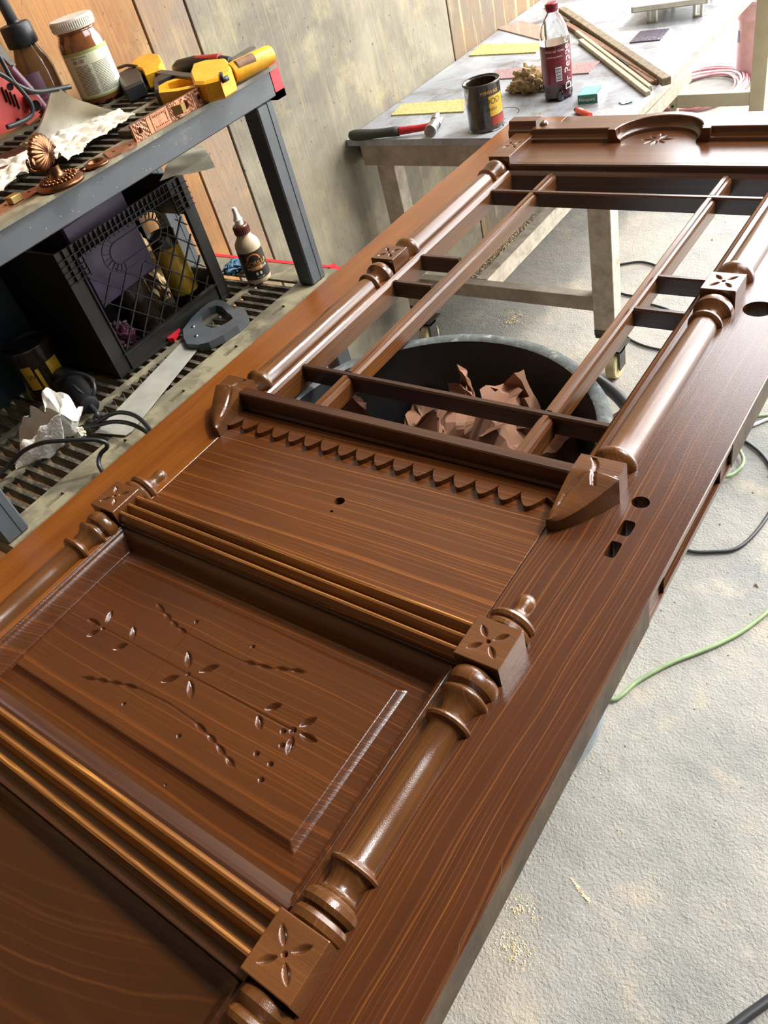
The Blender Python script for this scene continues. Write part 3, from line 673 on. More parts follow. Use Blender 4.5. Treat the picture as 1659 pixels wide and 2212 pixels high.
# crown: stepped mould, board with sunburst, arched cornice
dpart('crown_mould', prism_x([(1.6405, BZ + .004), (1.6405, DZ - .006), (1.644, DZ - .003), (1.652, DZ + .001), (1.6535, DZ + .0115), (1.656, DZ + .0145), (1.665, DZ + .0145), (1.665, BZ + .004)], OL - .012, OR + .012), W_DARK)
AX, AY, AR, AH = -.671, 1.772, .088, .07     # arch centre, springing line, half width, rise
def arch_pt(t, off): return (AX - (AR + off) * math.cos(t), AY + (AH + off) * math.sin(t))
def crown(X, Y):
    z = np.full_like(X, DZ + .0145); sx, sy = -.677, 1.789; dp = np.zeros_like(X)
    for k in range(8):
        a = k * PI / 4 + .05; R_ = .036 if k % 2 == 0 else .031
        dp = np.maximum(dp, leaf(X, Y, sx + .005 * math.cos(a), sy + .005 * math.sin(a), sx + R_ * math.cos(a), sy + R_ * math.sin(a), .0085, .0055))
    return z - dp
dpart('crown_board', hfield(-.985, -.372, 1.665, 1.90, 360, 150, crown, skirt=BZ + .002), W_CROWN, True)
dpart('top_rail', bbox(JL, JR, 1.90, YT, BZ, DZ, .001), W_CROWN)
cor = [(0, DZ + .0135), (.002, DZ + .0215), (.006, DZ + .0235), (.010, DZ + .030), (.012, DZ + .0405), (.014, DZ + .042), (.055, DZ + .042), (.056, DZ + .0135)]
def cornice(x0, x1): dpart('cornice', prism_x([(1.7745 + y, z) for y, z in cor], x0, x1), W_CROWN)
cornice(-.985, AX - AR - .004); cornice(AX + AR + .004, -.372)
V = []; F = []; na = 40; prof = [(0, .0135), (.002, .0215), (.006, .0235), (.010, .030), (.012, .0425), (.014, .044), (.030, .044), (.031, .0135)]
for i in range(na + 1):
    t = PI * i / na
    for (o_, z_) in prof: x, y = arch_pt(t, o_ - .004); V.append((x, y, DZ + z_))
k = len(prof)
for i in range(na):
    for j in range(k): F.append((i * k + j, i * k + (j + 1) % k, (i + 1) * k + (j + 1) % k, (i + 1) * k + j)[::-1])
F.append(tuple(range(k))); F.append(tuple(na * k + j for j in range(k))[::-1])
dpart('cornice_arch', (V, F), W_CROWN, 'auto', 'arched middle of the cornice')
for x, s in ((CL, 1), (CR, -1)):
    xa, xb = (x - .044, x + .030) if s > 0 else (x - .030, x + .044)
    dpart('cornice_return', prism_x([(1.797 + y * .8, z + .012) for y, z in cor[:-2]] + [(1.835, DZ + .054), (1.836, DZ + .0)] + [(1.797, DZ + .0)], xa, xb), W_CROWN)
    dpart('scroll_knob', lathe([(-.004, .0005), (-.002, .007), (.004, .011), (.010, .0115), (.015, .008), (.018, .0005)], (x + s * .040, 1.815, DZ + .040), 'X', 20), W_TURN, 'auto')
# a few stray drips of varnish

# ------------------------------------------------------------------ barrel under the door, with kraft paper in it
BX, BY = -.684, .763
brl = thing('storage_barrel', (BX, BY, 0), 'large round grey plastic barrel under the door, open on top', 'barrel')
mesh_obj('body', *lathe([(.0, .0005), (0., .262), (.01, .268), (.30, .279), (.66, .293), (.69, .296), (.70, .304)], (BX, BY, 0), 'Z', 96), 'barrel', brl, 'auto', label='outside of the barrel in a lit pale blue grey tone')
mesh_obj('rim', *lathe([(.70, .304), (.748, .309), (.7535, .306), (.7545, .300), (.7545, .288), (.752, .284)], (BX, BY, 0), 'Z', 96), 'barrelrim', brl, 'auto')
mesh_obj('inner_wall', *lathe([(.752, .284), (.70, .281), (.30, .268), (.02, .256), (.015, .0005)], (BX, BY, 0), 'Z', 96), 'barrelshade', brl, 'auto', label='inside of the barrel, coloured dark for its shade')
V, F = text_mesh('COLLECTOR  BARREL', .017); VV = []
for x, y in V:
    a = PI * .80 - x / .295; VV.append((BX + (.295 + y) * math.cos(a), BY + (.295 + y) * math.sin(a), .7549))
mesh_obj('embossing', VV, F, 'steel_dk', brl) if False else None
for a in (.98, PI + .98):
    hx, hy = BX + .312 * math.cos(a), BY + .312 * math.sin(a); t = (-math.sin(a), math.cos(a)); o = (math.cos(a), math.sin(a))
    pts = [(hx + o[0] * r_ + t[0] * s_, hy + o[1] * r_ + t[1] * s_, z_) for s_, r_, z_ in ((-.09, -.01, .69), (-.075, .03, .685), (-.03, .045, .68), (.03, .045, .68), (.075, .03, .685), (.09, -.01, .69))]
    mesh_obj('handle', *tube(spline(pts, 6), .011, 10), 'blackp', brl, True)
def kraft_sheet(cx_, cy_, cz_, w, h, tilt, rz, seed, amp=.05, n=13):
    """one crumpled sheet of paper: flat facets, creased"""
    R = Matrix.Rotation(rz, 3, 'Z') @ Matrix.Rotation(tilt, 3, 'X'); V = []; F = []
    r_ = random.Random(seed)
    folds = [(r_.uniform(0, PI), r_.uniform(-.35, .35), r_.uniform(.35, 1.05) * r_.choice((-1, 1))) for _ in range(7)]
    pts = [Vector(((i / n - .5) * w * (1 + .12 * noise.noise(Vector((j * .4, seed, 0)))), (j / n - .5) * h * (1 + .12 * noise.noise(Vector((i * .4, 3, seed)))), 0)) for i in range(n + 1) for j in range(n + 1)]
    for (a, d, th) in folds:
        nrm = Vector((math.cos(a), math.sin(a), 0)); ax = Vector((-math.sin(a), math.cos(a), 0)); dd = d * min(w, h)
        for p in pts:
            s_ = p.dot(nrm) - dd
            if s_ > 0:
                q = Matrix.Rotation(th, 3, ax); v = p - nrm * dd; p[:] = (q @ v + nrm * dd)
    for p in pts:
        wv = noise.voronoi(Vector((p.x * 14 + seed, p.y * 14, p.z * 14)))[0]; p += Vector((0, 0, amp * (wv[1] - wv[0]) * .5))
        p[:] = R @ p + Vector((cx_, cy_, cz_))
    for i in range(n):
        for j in range(n):
            a = i * (n + 1) + j; F += [(a, a + n + 1, a + n + 2), (a, a + n + 2, a + 1)]
    return [tuple(p) for p in pts], F
def clampbarrel(V, zmin=.02):
    out = []
    for x, y, z in V:
        z = max(z, zmin); R_ = .250 + .035 * z; d = math.hypot(x - BX, y - BY)
        if d > R_: x = BX + (x - BX) * R_ / d; y = BY + (y - BY) * R_ / d
        out.append((x, y, z))
    return out
papers = [((1108, 842), .70, .17, .14, .35, .4, 3, 'crumpled brown kraft paper standing highest in the barrel'),
          ((905, 912), .63, .17, .10, .3, 2.2, 11, 'folded brown kraft paper against the barrel wall'),
          ((1000, 930), .645, .26, .09, .35, .5, 5, 'long creased strip of brown kraft paper in the barrel'),
          ((1110, 950), .645, .17, .13, -.2, 2.6, 8, 'crumpled kraft paper below the first glass bar'),
          ((760, 905), .64, .16, .14, .9, .2, 14, 'dark brown paper sheet standing deep in the barrel'),
          ((1215, 978), .60, .15, .10, .2, 1.7, 19, 'brown kraft paper scrap near the right post')]
for (p, z, w, h, tl, rz, sd, lb) in papers:
    c = at(*p, z); V, F = kraft_sheet(c[0], c[1], z, w, h, tl, rz, sd)
    o = mesh_obj('kraft_paper', clampbarrel(V), F, 'kraft'); tag(o, lb, 'paper', 'kraft paper in the barrel')
V, F = hfield(BX - .26, BX + .26, BY - .26, BY + .26, 60, 60, lambda X, Y: .47 + .12 * worley(X, Y, X * 0, 9., 3))
V = clampbarrel(V); o = mesh_obj('kraft_paper', V, F, 'kraft'); tag(o, 'mass of wrinkled brown kraft paper filling the barrel', 'paper', 'kraft paper in the barrel')

# ------------------------------------------------------------------ white board table on casters
TX0, TX1, TY0, TY1, TZ = -1.727, -.869, 1.958, 4.03, .7545
tb = thing('work_table', (-1.3, 2.86, 0), 'paint-stained white board table on wooden legs with casters beside the wall', 'table')
mesh_obj('tabletop', *bbox(TX0, TX1, TY0, TY1, TZ - .02, TZ, .001), 'tabletop', tb)
mesh_obj('apron', *box(TX0 + .045, TX1 - .025, TY0 + .008, TY0 + .045, TZ - .083, TZ - .0205), 'wood_t', tb)
mesh_obj('apron', *box(TX0 + .045, TX1 - .025, TY1 - .045, TY1 - .008, TZ - .083, TZ - .0205), 'wood_t', tb)
mesh_obj('apron', *box(TX1 - .075, TX1 - .048, TY0 + .046, TY1 - .008, TZ - .083, TZ - .0205), 'wood_w', tb)
mesh_obj('apron', *box(TX0 + .006, TX0 + .044, TY0 + .05, TY1 - .05, TZ - .083, TZ - .0205), 'wood_t', tb)
def caster(x, y, par):
    x0_, y0_ = x, y; x, y = x + .038, y - .040
    c = mesh_obj('caster', *join(box(x0_ - .03, x0_ + .03, y0_ - .03, y0_ + .03, .122, .1285), lathe([(.102, .022), (.108, .026), (.122, .026)], (x0_, y0_, 0), 'Z', 20), box(x0_ - .02, x + .024, y - .02, y0_ + .02, .096, .1025),
        box(x - .024, x - .020, y - .022, y + .020, .035, .1), box(x + .020, x + .024, y - .022, y + .020, .035, .1), box(x - .024, x + .024, y - .020, y + .022, .094, .103)), 'steel_dk', par)
    mesh_obj('wheel', *lathe([(-.016, .006), (-.016, .041), (-.012, .0448), (.012, .0448), (.016, .041), (.016, .006)], (x, y - .004, .045), 'X', 32), 'castg', c, 'auto', off=Vector(par['wloc']))
    tr = []
    for k in range(22):
        a = 2 * PI * k / 22; r0 = .0378
        tr.append((lathe([(-.011, r0), (.011, r0)], (x, y - .004, .038), 'X', 1, a, a + .13)))
    return c
for (lx, ly) in ((-.922, 2.026), (-1.630, 2.026), (-.922, 3.96), (-1.630, 3.96)):
    g = mesh_obj('leg', *bbox(lx - .034, lx + .034, ly - .027, ly + .027, .150, TZ - .0215, .0015), 'wood_w' , tb)
    mesh_obj('caster_block', *box(lx - .034, lx + .034, ly - .027, ly + .027, .129, .1495), 'steel_dk', tb)
    caster(lx, ly, tb)
mesh_obj('stretcher', *bbox(-1.596, -.957, 2.002, 2.038, .214, .262, .001), 'wood_t', tb)
mesh_obj('stretcher', *bbox(-1.388, -1.345, 2.039, 3.98, .200, .2625, .001), 'wood_w', tb)

# things on the table
cx_, cy_ = -1.262, 2.035
can = thing('paint_can', (cx_, cy_, TZ), 'open dark brown wood stain can with drips and yellow label on the white table', 'can')
mesh_obj('body', *lathe([(0., .0005), (0., .049), (.002, .0515), (.004, .0500), (.118, .0500), (.121, .0520), (.1235, .0520), (.1238, .049), (.120, .0475), (.119, .0465), (.1205, .0445), (.1225, .0435), (.1215, .0415), (.115, .0415), (.012, .0485), (.011, .0005)], (cx_, cy_, TZ), 'Z', 48), 'canpaint', can, 'auto')
mesh_obj('rim', *lathe([(.1205, .0525), (.1245, .0525), (.1255, .0515), (.1245, .0500)], (cx_, cy_, TZ), 'Z', 48), 'steel_dk', can, True)
aL = -1.02
mesh_obj('label', *join(wrap_patch((cx_, cy_), .0503, -.75, .35, TZ + .040, TZ + .092), ), 'canyel', can)
mesh_obj('label_band', *join(wrap_patch((cx_, cy_), .0504, -.70, .35, TZ + .016, TZ + .038)), 'canred', can)
mesh_obj('lettering', *join(wrap_text('WOOD', .021, (cx_, cy_), .0506, -.72, TZ + .078), wrap_text('FINISH', .011, (cx_, cy_), .0506, -.60, TZ + .058)), 'ink', can)
mesh_obj('lettering', *join(wrap_text('MINWAX', .013, (cx_, cy_), .0506, -.62, TZ + .102)), 'inkgold', can)
cx_, cy_ = -1.137, 2.24
bt = thing('soda_bottle', (cx_, cy_, TZ), 'half empty maroon-labelled soda bottle with dark drink on white table', 'bottle')
body = [(.0, .012), (.002, .030), (.010, .0385), (.03, .041), (.06, .0415), (.148, .0415), (.158, .0405), (.185, .034), (.205, .024), (.216, .0165), (.221, .0135), (.228, .0135), (.229, .016), (.231, .016), (.232, .0135)]
mesh_obj('body', *lathe(body, (cx_, cy_, TZ), 'Z', 48), 'gl_clear', bt, True)
mesh_obj('drink', *lathe([(.001, .0005), (.003, .028), (.011, .0372), (.03, .0397), (.0465, .0402), (.146, .0402), (.146, .0005)], (cx_, cy_, TZ), 'Z', 48), 'cola', bt, 'auto')
for k in range(5):
    a = 2 * PI * k / 5 + .3; mesh_obj('foot', *lathe([(0, .003), (.002, .010), (.018, .013), (.036, .010), (.044, .003)], (cx_ + .0295 * math.cos(a), cy_ + .0295 * math.sin(a), TZ), 'Z', 16), 'soda_dk', bt, True)
mesh_obj('label', *lathe([(.046, .0419), (.139, .0419)], (cx_, cy_, TZ), 'Z', 48), 'colalab', bt, True)
mesh_obj('lettering', *join(wrap_text('Dr Pepper', .030, (cx_, cy_), .0423, -.30, TZ + .092, vertical=True)), 'inkw', bt)
mesh_obj('lettering', *join(wrap_text('2/7.5 FL OZ  TOTAL', .0065, (cx_, cy_), .0423, -1.15, TZ + .132), wrap_text('NUTRITION FACTS', .005, (cx_, cy_), .0423, -1.2, TZ + .118)), 'inkw', bt)
mesh_obj('barcode', *wrap_patch((cx_, cy_), .0423, -1.18, -.78, TZ + .056, TZ + .092), 'white_p', bt)
bars = []
for k in range(11): z0 = TZ + .059 + k * .0029; bars.append(wrap_patch((cx_, cy_), .0425, -1.15, -.81, z0, z0 + (.0012 if k % 3 else .002), 4))
mesh_obj('barcode_bars', *join(*bars), 'ink', bt)
mesh_obj('cap', *join(lathe([(.222, .0148), (.224, .0155), (.240, .0150), (.2425, .013), (.2425, .0005)], (cx_, cy_, TZ), 'Z', 32), *[box(cx_ + .0156 * math.cos(a) - .0004, cx_ + .0156 * math.cos(a) + .0004, cy_ + .0156 * math.sin(a) - .0004, cy_ + .0156 * math.sin(a) + .0004, TZ + .225, TZ + .239) for a in [k * PI / 16 for k in range(32)]]), 'colacap', bt, 'auto')
# crumpled rag
c = at(1140, 200, TZ)
rg = mesh_obj('crumpled_rag', *join(crumple_blob((-1.262, 2.30, TZ), .055, .045, .042, 3.3, .7, 2.0, 30), crumple_blob((-1.20, 2.315, TZ), .035, .035, .022, 8.1, .7, 2.4, 20), crumple_blob((-1.312, 2.305, TZ), .03, .03, .016, 1.1, .8, 2.4, 16)), 'rag')
tag(rg, 'crumpled beige stained rag between the stain can and the soda bottle', 'rag')
# hammer
hp = [at(757, 293, TZ + .016), at(800, 290, TZ + .016), at(862, 283, TZ + .016), at(905, 277, TZ + .018), at(938, 270, TZ + .022)]
hm = thing('claw_hammer', (hp[2][0], hp[2][1], TZ), 'claw hammer with dark grip and red shaft along the table edge', 'hammer')
mesh_obj('grip', *tube(spline(hp[:3], 6), [.012, .0155, .0165, .0165, .016, .0155, .0145, .0135, .013, .013, .0135, .014, .0135], 14), 'hgrip', hm, True)
mesh_obj('shaft', *tube(spline([hp[2], hp[3], hp[4]], 6), [.0115, .0115, .011, .011, .010, .010, .010, .010, .0095, .0095, .0095, .0095, .0095], 12), 'hred', hm, True)
hd = hp[4]; ax = np.array(at(930, 296, TZ + .02)) - np.array(at(952, 256, TZ + .02)); ax[2] = 0; ax /= np.linalg.norm(ax)
H = lambda s, dz=0.: tuple(np.array([hd[0], hd[1], TZ + .024 + dz]) + ax * s)
mesh_obj('head', *join(tube([H(.058), H(.057), H(.044), H(.042), H(.036), H(.028), H(.012), H(-.014)], [.0155, .0175, .0178, .0150, .0115, .0120, .0150, .0150], 20),
    tube([H(-.012, .004), H(-.035, .010), H(-.055, .008), H(-.075, -.004)], [.0135, .011, .008, .003], 10), tube([np.array(H(-.012)) + (.004, 0, -.004), np.array(H(-.035)) + (.008, 0, -.002), np.array(H(-.055)) + (.010, 0, -.004), np.array(H(-.072)) + (.012, 0, -.012)], [.0135, .011, .008, .003], 10)), 'steel', hm, 'auto')
# panes of textured glass lying on the table
def pane(px, mat, lb, z=TZ):
    P = [at(x, y, z)[:2] for x, y in px]
    o = mesh_obj('glass_plate', *extrude([tuple(p) for p in P], z, z + .004), mat); tag(o, lb, 'glass plate', 'cut glass plates on the white table')
pane([(845, 251), (1002, 243), (1003, 216), (868, 227)], 'gl_yel', 'yellow textured glass plate behind the hammer and stain can')
pane([(1013, 122), (1158, 115), (1180, 95), (1040, 98)], 'gl_yel', 'yellow textured glass plate near the wall, left of the soda bottle')
pane([(1056, 174), (1272, 160), (1298, 134), (1071, 153)], 'gl_pink', 'long rose textured glass plate behind the soda bottle')
pane([(1068, 62), (1178, 91), (1182, 62), (1130, 48)], 'gl_brown', 'pale brown glass plate close to the plywood wall')
pane([(1360, 94), (1426, 88), (1446, 64), (1383, 70)], 'gl_vio', 'small dark violet glass plate beyond the wood strips')
# wood strips
for (a, b, w, h, mt, lb) in [((1214, 22), (1440, 176), .026, .020, 'stickw', 'longest grey brown wood strip of the bundle on the table'),
                         ((1222, 52), (1424, 176), .020, .012, 'stickd', 'thin round-edged brown strip beside the longest strip'),
                         ((1292, 88), (1412, 178), .024, .010, 'stickd', 'short flat brown strip with dark tape in the bundle'),
                         ((1246, 70), (1405, 191), .013, .013, 'stickl', 'pale square wood strip in the bundle'),
                         ((1254, 88), (1400, 202), .016, .012, 'stickl', 'pale wood strip nearest the green packet'),
                         ((1180, 12), (1230, 48), .014, .010, 'stickw', 'wood strip end behind the bottle cap')]:
    A = at(*a, TZ + h / 2 + .0006); B = at(*b, TZ + h / 2 + .0006); o = mesh_obj('wood_strip', *obox(A, B, w, h, .0015), mt); tag(o, lb, 'wood strip', 'wood strips on the white table')
    if 'tape' in lb:
        mid = A * .55 + B * .45; m2 = A * .35 + B * .65; mesh_obj('tape', *obox(mid, m2, w + .002, h + .002), 'ink', o)
# cigarette packet and lighter
q0, q1, q2 = at(1249, 226, TZ), at(1292, 222, TZ), at(1298, 191, TZ)
ang = math.atan2(q1[1] - q0[1], q1[0] - q0[0])
pk = thing('cigarette_packet', (q0[0], q0[1], TZ), 'green and white cigarette packet lying on the table near the soda bottle', 'packet', rz=ang)
L = float(np.hypot(*(q1 - q0)[:2]))
mesh_obj('box', *bbox(0, L, 0, .088, 0, .023, .001), 'white_p', pk); mesh_obj('front_print', *box(-.0003, L * .97, -.0004, .05, .0002, .0234), 'green_p', pk); mesh_obj('top_print', *box(.001, L * .9, .002, .07, .0235, .0238), 'green_l', pk)
V, F = text_mesh('Newport', .012); mesh_obj('lettering', [(L * .45 + x, -.0008, .011 + y) for x, y in V], F, 'inkw', pk)
A = at(1246, 238, TZ + .008); B = at(1275, 249, TZ + .008)
lg = thing('cigarette_lighter', (A[0], A[1], TZ), 'small red cigarette lighter with white marks on the table', 'lighter')
mesh_obj('body', *tube([A, A * .95 + B * .05, B * .97 + A * .03, B], [.0065, .0078, .0078, .007], 16), 'red_l', lg, 'auto'); d = (B - A) / np.linalg.norm(B - A)
mesh_obj('valve', *tube([A - d * .008, A], [.005, .0065], 12), 'blackp', lg); 
lt = [tube([A + d * s_ + np.array((0, 0, .0079)) + np.array((-d[1], d[0], 0)) * -.003, A + d * s_ + np.array((0, 0, .0079)) + np.array((-d[1], d[0], 0)) * .003], .0009, 6) for s_ in (.014, .020, .026, .032)]
mesh_obj('lettering', *join(*lt), 'inkw', lg)
P = [at(x, y, TZ)[:2] for x, y in ((1337, 222), (1345, 214), (1356, 217), (1366, 214), (1367, 222), (1354, 226), (1344, 227))]
tag(mesh_obj('paper_scrap', *sheet([tuple(p) for p in P], lambda x, y: TZ + .002 + .006 * abs(noise.noise(Vector((x * 60, y * 60, 0)))), .004, .3), 'bluep'), 'small pale blue paper scrap on the table right of the packet', 'paper')
# tray at the far end of the table
tcx, tcy = -1.02, 3.06
tr = thing('plastic_tray', (tcx, tcy, TZ), 'cream plastic tray on short feet at the far end of the table', 'tray')
p0 = at(1363, 18, TZ + .055); p1 = at(1515, -2, TZ + .055); ta = math.atan2(p1[1] - p0[1], p1[0] - p0[0]); tr.rotation_euler.z = ta; tr.location = (p0[0], p0[1], TZ); tr['wloc'] = [0, 0, 0]
mesh_obj('shell', *join(bbox(0, .24, 0, .30, .040, .045, .002), bbox(0, .24, 0, .008, .040, .058, .002), bbox(0, .008, 0, .30, .040, .058, .002), bbox(.232, .24, 0, .30, .040, .058, .002)), 'tray', tr)
mesh_obj('insert', *bbox(.02, .15, .015, .28, .046, .052, .002), 'label_c', tr)
for fx in (.045, .19):
    for fy in (.02, .26): mesh_obj('foot', *join(box(fx, fx + .008, fy, fy + .02, 0, .04), box(fx + .022, fx + .03, fy, fy + .02, 0, .04), box(fx, fx + .03, fy, fy + .02, 0, .006)), 'tray', tr)
o = mesh_obj('paint_stain_ring', *lathe([(0, .047), (.0006, .0475), (.0006, .0495), (0, .050)], (*at(1085, 246, TZ)[:2], TZ), 'Z', 48, 0, 5.4), 'ink', tb, off=Vector(tb['wloc']))

# ------------------------------------------------------------------ floor things at the far right
pe = thing('steel_stand', (-1.07, 4.09, 0), 'cream painted upright post with a low crossbar standing beyond the table', 'stand')
mesh_obj('post', *bbox(-1.105, -1.038, 4.06, 4.12, .004, 1.3, .002), 'cream', pe); mesh_obj('foot', *box(-1.111, -1.032, 4.054, 4.126, 0, .008), 'ink', pe)
mesh_obj('crossbar', *bbox(-1.444, -1.1055, 4.062, 4.10, .052, .112, .002), 'cream', pe); br = mesh_obj('bracket', *box(-1.475, -1.4445, 4.058, 4.1, .0, .115), 'cream', pe)
for z in (.062, .098): mesh_obj('bolt', *lathe([(-.003, .007), (0, .007)], (-1.460, 4.057, z), 'Y', 12, cap=True), 'ink', br, off=Vector(pe['wloc']))
bk = thing('plastic_bucket', (-1.222, 4.66, 0), 'tall pink grey plastic bucket with a strip of blue tape', 'bucket')
mesh_obj('body', *lathe([(0, .0005), (0, .112), (.01, .118), (.27, .132), (.275, .138), (.29, .138), (.30, .134), (.34, .136), (.345, .140), (.36, .140), (.36, .13), (.02, .11), (.02, .0005)], (-1.222, 4.66, 0), 'Z', 48), 'bucket', bk, 'auto')
mesh_obj('blue_tape', *wrap_patch((-1.222, 4.66), .1305, -2.48, -2.36, .17, .225, 4), 'bluetape', bk)
hose = thing('air_hose', (-1.42, 4.45, 0), 'coiled pink air hose on the bright floor behind the table', 'hose')
for k in range(9):
    rr = .155 + .012 * (k % 5) + .004 * math.sin(k); c = (-1.43 + .006 * math.sin(k * 2.3), 4.40 + .012 * math.cos(k * 1.7)); zz = .008 + .0115 * (k // 3)
    pts = [(c[0] + (rr * 1.03) * math.cos(a), c[1] + (rr * 1.4) * math.sin(a), zz + .004 * math.sin(3 * a + k)) for a in np.linspace(0, 2 * PI, 48, endpoint=False)]
    mesh_obj('coil', *tube(pts, .0058, 7, closed=True), 'hose' if k % 3 else 'hosew', hose, True)
def cable(name, pts, r, mat, lb, grp=None, cat='cable', k=10):
    o = mesh_obj(name, *tube(spline(pts, k), r, 8), mat, None, True); tag(o, lb, cat, grp); return o
FP = lambda px, z: [tuple(at(x, y, z)) for x, y in px]
cable('power_cable', FP([(1335, 572), (1385, 566), (1425, 578), (1440, 600), (1425, 625), (1385, 640), (1335, 632), (1300, 610), (1335, 572)][:8], .006), .0045, 'cable_b', 'black cable loop on the floor beside the table leg')
cable('power_cable', FP([(1385, 652), (1440, 668), (1480, 690), (1520, 712), (1570, 730), (1750, 770), (2050, 800)], .006), .0045, 'cable_b', 'black cable running past the lower right pane')
cable('power_cable', FP([(1380, 690), (1348, 700), (1352, 725), (1385, 745), (1440, 758), (1520, 768), (1600, 790), (1680, 830), (1850, 930), (2100, 960)], .006), .0045, 'cable_b', 'black cable curving beside the caster wheel')
cable('power_cable', FP([(1400, 1130), (1475, 1185), (1540, 1192), (1600, 1180), (1655, 1120), (1680, 1060), (1660, 1000), (1620, 960), (1560, 930), (1480, 900)], .006), .0048, 'cable_b', 'black cable in a wide loop right of the door edge')
cable('extension_cord', [(-.60, 1.07, .007), (-.515, .985, .007)] + FP([(1316, 1509), (1380, 1470), (1450, 1432), (1550, 1392), (1620, 1352), (1690, 1290), (1850, 1120), (2100, 1000)], .007), .0050, 'cable_g', 'green extension cord running out from under the door')
cable('extension_cord', FP([(1500, 1010), (1562, 1030), (1595, 1015), (1606, 992), (1590, 960), (1570, 930)], .018), .0050, 'cable_g', 'short green extension cord bend beside the door edge')
cable('extension_cord', FP([(1560, 905), (1610, 902), (1659, 897), (1710, 890), (1900, 870), (2150, 880)], .008), .0050, 'cable_g', 'straight bit of green extension cord far right of the door')
cable('air_tube', FP([(1500, 930), (1560, 925), (1620, 920), (1690, 900), (1880, 900), (2150, 905)], .006), .005, 'hosew', 'white tube lying beside the green cord')
cable('power_cable', FP([(1150, 2480), (1330, 2330), (1480, 2260), (1560, 2232), (1620, 2190), (1670, 2155), (1740, 2110), (1950, 1950), (2250, 1900)], .008), .008, 'cable_b', 'thick dark cable crossing the lower right floor corner')
# sawdust and chips
for (c, rx, ry, n, nm, lb) in [((1022, 525), .06, .36, 1100, 'sawdust', 'loose heap of sawdust on the floor along the plywood wall'), ((1110, 690), .10, .09, 200, 'sawdust', 'flattened sawdust patch on the floor under the table stretcher'),
                       ((1110, 2050), .05, .04, 260, 'sawdust', 'crumbs of glue and sawdust on the floor at the door corner'), ((1125, 1965), .05, .03, 160, 'sawdust', 'pale dust crumbs on the floor below the door edge')]:
    p = at(*c, 0.); V = []; F = []
    for i in range(n):
        a, r_ = rng.uniform(0, 2 * PI), rng.uniform(0, 1) ** .7; x, y = p[0] + rx * r_ * math.cos(a) , p[1] + ry * r_ * math.sin(a); s_ = rng.uniform(.001, .0042) * (1.5 - r_) * (1. if c[1] < 1000 else .6) * (1.9 if n > 1000 else 1.)
        if x < WX + .012: x = WX + .012 + abs(rng.normal()) * .03
        hh = s_ * rng.uniform(.4, 1.3); b = len(V); t = rng.uniform(0, PI)
        for k in range(5): V.append((x + s_ * math.cos(t + k * 1.257) * rng.uniform(.6, 1.3), y + s_ * math.sin(t + k * 1.257) * rng.uniform(.6, 1.3), 0.0002))
        V.append((x, y, hh)); F += [(b + k, b + (k + 1) % 5, b + 5) for k in range(5)]
    o = mesh_obj(nm, V, F, 'dust'); tag(o, lb, 'sawdust', None, 'stuff')
V = []; F = []
for i in range(420):
    x, y = rng.uniform(-1.6, .3), rng.uniform(.2, 4.4); s_ = rng.uniform(.0012, .0035) * (2.2 if rng.random() < .08 else 1); b = len(V); t = rng.uniform(0, PI)
    for k in range(4): V.append((x + s_ * math.cos(t + k * 1.57) * rng.uniform(.5, 1.6), y + s_ * math.sin(t + k * 1.57), .0002))
    V.append((x, y, s_ * .9)); F += [(b + k, b + (k + 1) % 4, b + 4) for k in range(4)]
tag(mesh_obj('grit', V, F, 'chip'), 'scattered grit and tiny wood chips over the concrete floor', 'grit', None, 'stuff')
c = at(1255, 1925, 0); 
tag(mesh_obj('wood_flake', *sheet([(c[0] + .024 * math.cos(a) * (1 + .15 * math.sin(5 * a)) - .010 * math.sin(a), c[1] + .008 * math.sin(a) - .010 * math.cos(a)) for a in np.linspace(0, 2 * PI, 20, endpoint=False)], lambda x, y: .002 + .002 * noise.noise(Vector((x * 90, y * 90, 1))), .003, .2), 'dust'), 'single pale glue flake on the open concrete floor', 'flake')

# ------------------------------------------------------------------ shelf unit against the wall
SY0, SY1, SXF, SXB = .292, 1.236, -1.216, -1.70
LZ, UZ = .750, 1.186
def atx(px, py, X):
    d = RM.T @ np.array([(px - 829.5) / FPX, (py - 1106) / FPX, 1.]); return CAMP + d * (X / d[0])
def rise(px, py, base):
    d = RM.T @ np.array([(px - 829.5) / FPX, (py - 1106) / FPX, 1.]); b = np.array(base[:2]); return CAMP + d * ((d[:2] @ b) / (d[:2] @ d[:2]))
sh = thing('shelf_unit', (-1.46, .76, 0), 'dusty dark plastic shelf unit with grey metal posts and slatted shelves beside the wall', 'shelf')
for x0, x1 in ((-1.268, -1.225), (-1.69, -1.65)):
    for y0, y1 in ((.292, .338), (1.158, 1.206)):
        mesh_obj('post', *bbox(x0, x1, y0, y1, LZ + .0005, 1.133, .003), 'steel_paint', sh)
        mesh_obj('post', *bbox(x0, x1, y0, y1, 0, LZ - .046, .003), 'steel_paint', sh)
        mesh_obj('post_strip', *box(x1 + .0001, x1 + .0012, y0 + .030, y1 - .0155, LZ + .002, 1.133), 'steel_paint', sh)
mesh_obj('beam', *bbox(SXF - .030, SXF - .006, SY0, 1.218, 1.134, UZ - .0005, .002), 'steel_paint', sh, label='wide grey front beam speckled with dust')
mesh_obj('beam', *bbox(SXB, SXB + .02, SY0, 1.218, 1.134, UZ - .0005, .002), 'steel_paint', sh)
mesh_obj('beam', *bbox(SXB + .021, SXF - .031, 1.20, 1.218, 1.134, UZ - .004, .002), 'steel_paint', sh)
dv = [(SXF - .0058 + 0., rng.uniform(.35, 1.2), rng.uniform(1.14, 1.18)) for _ in range(46)]
sp = [lathe([(0, .0011), (.0004, .0007)], (x, y, z), 'X', 6) for x, y, z in dv]
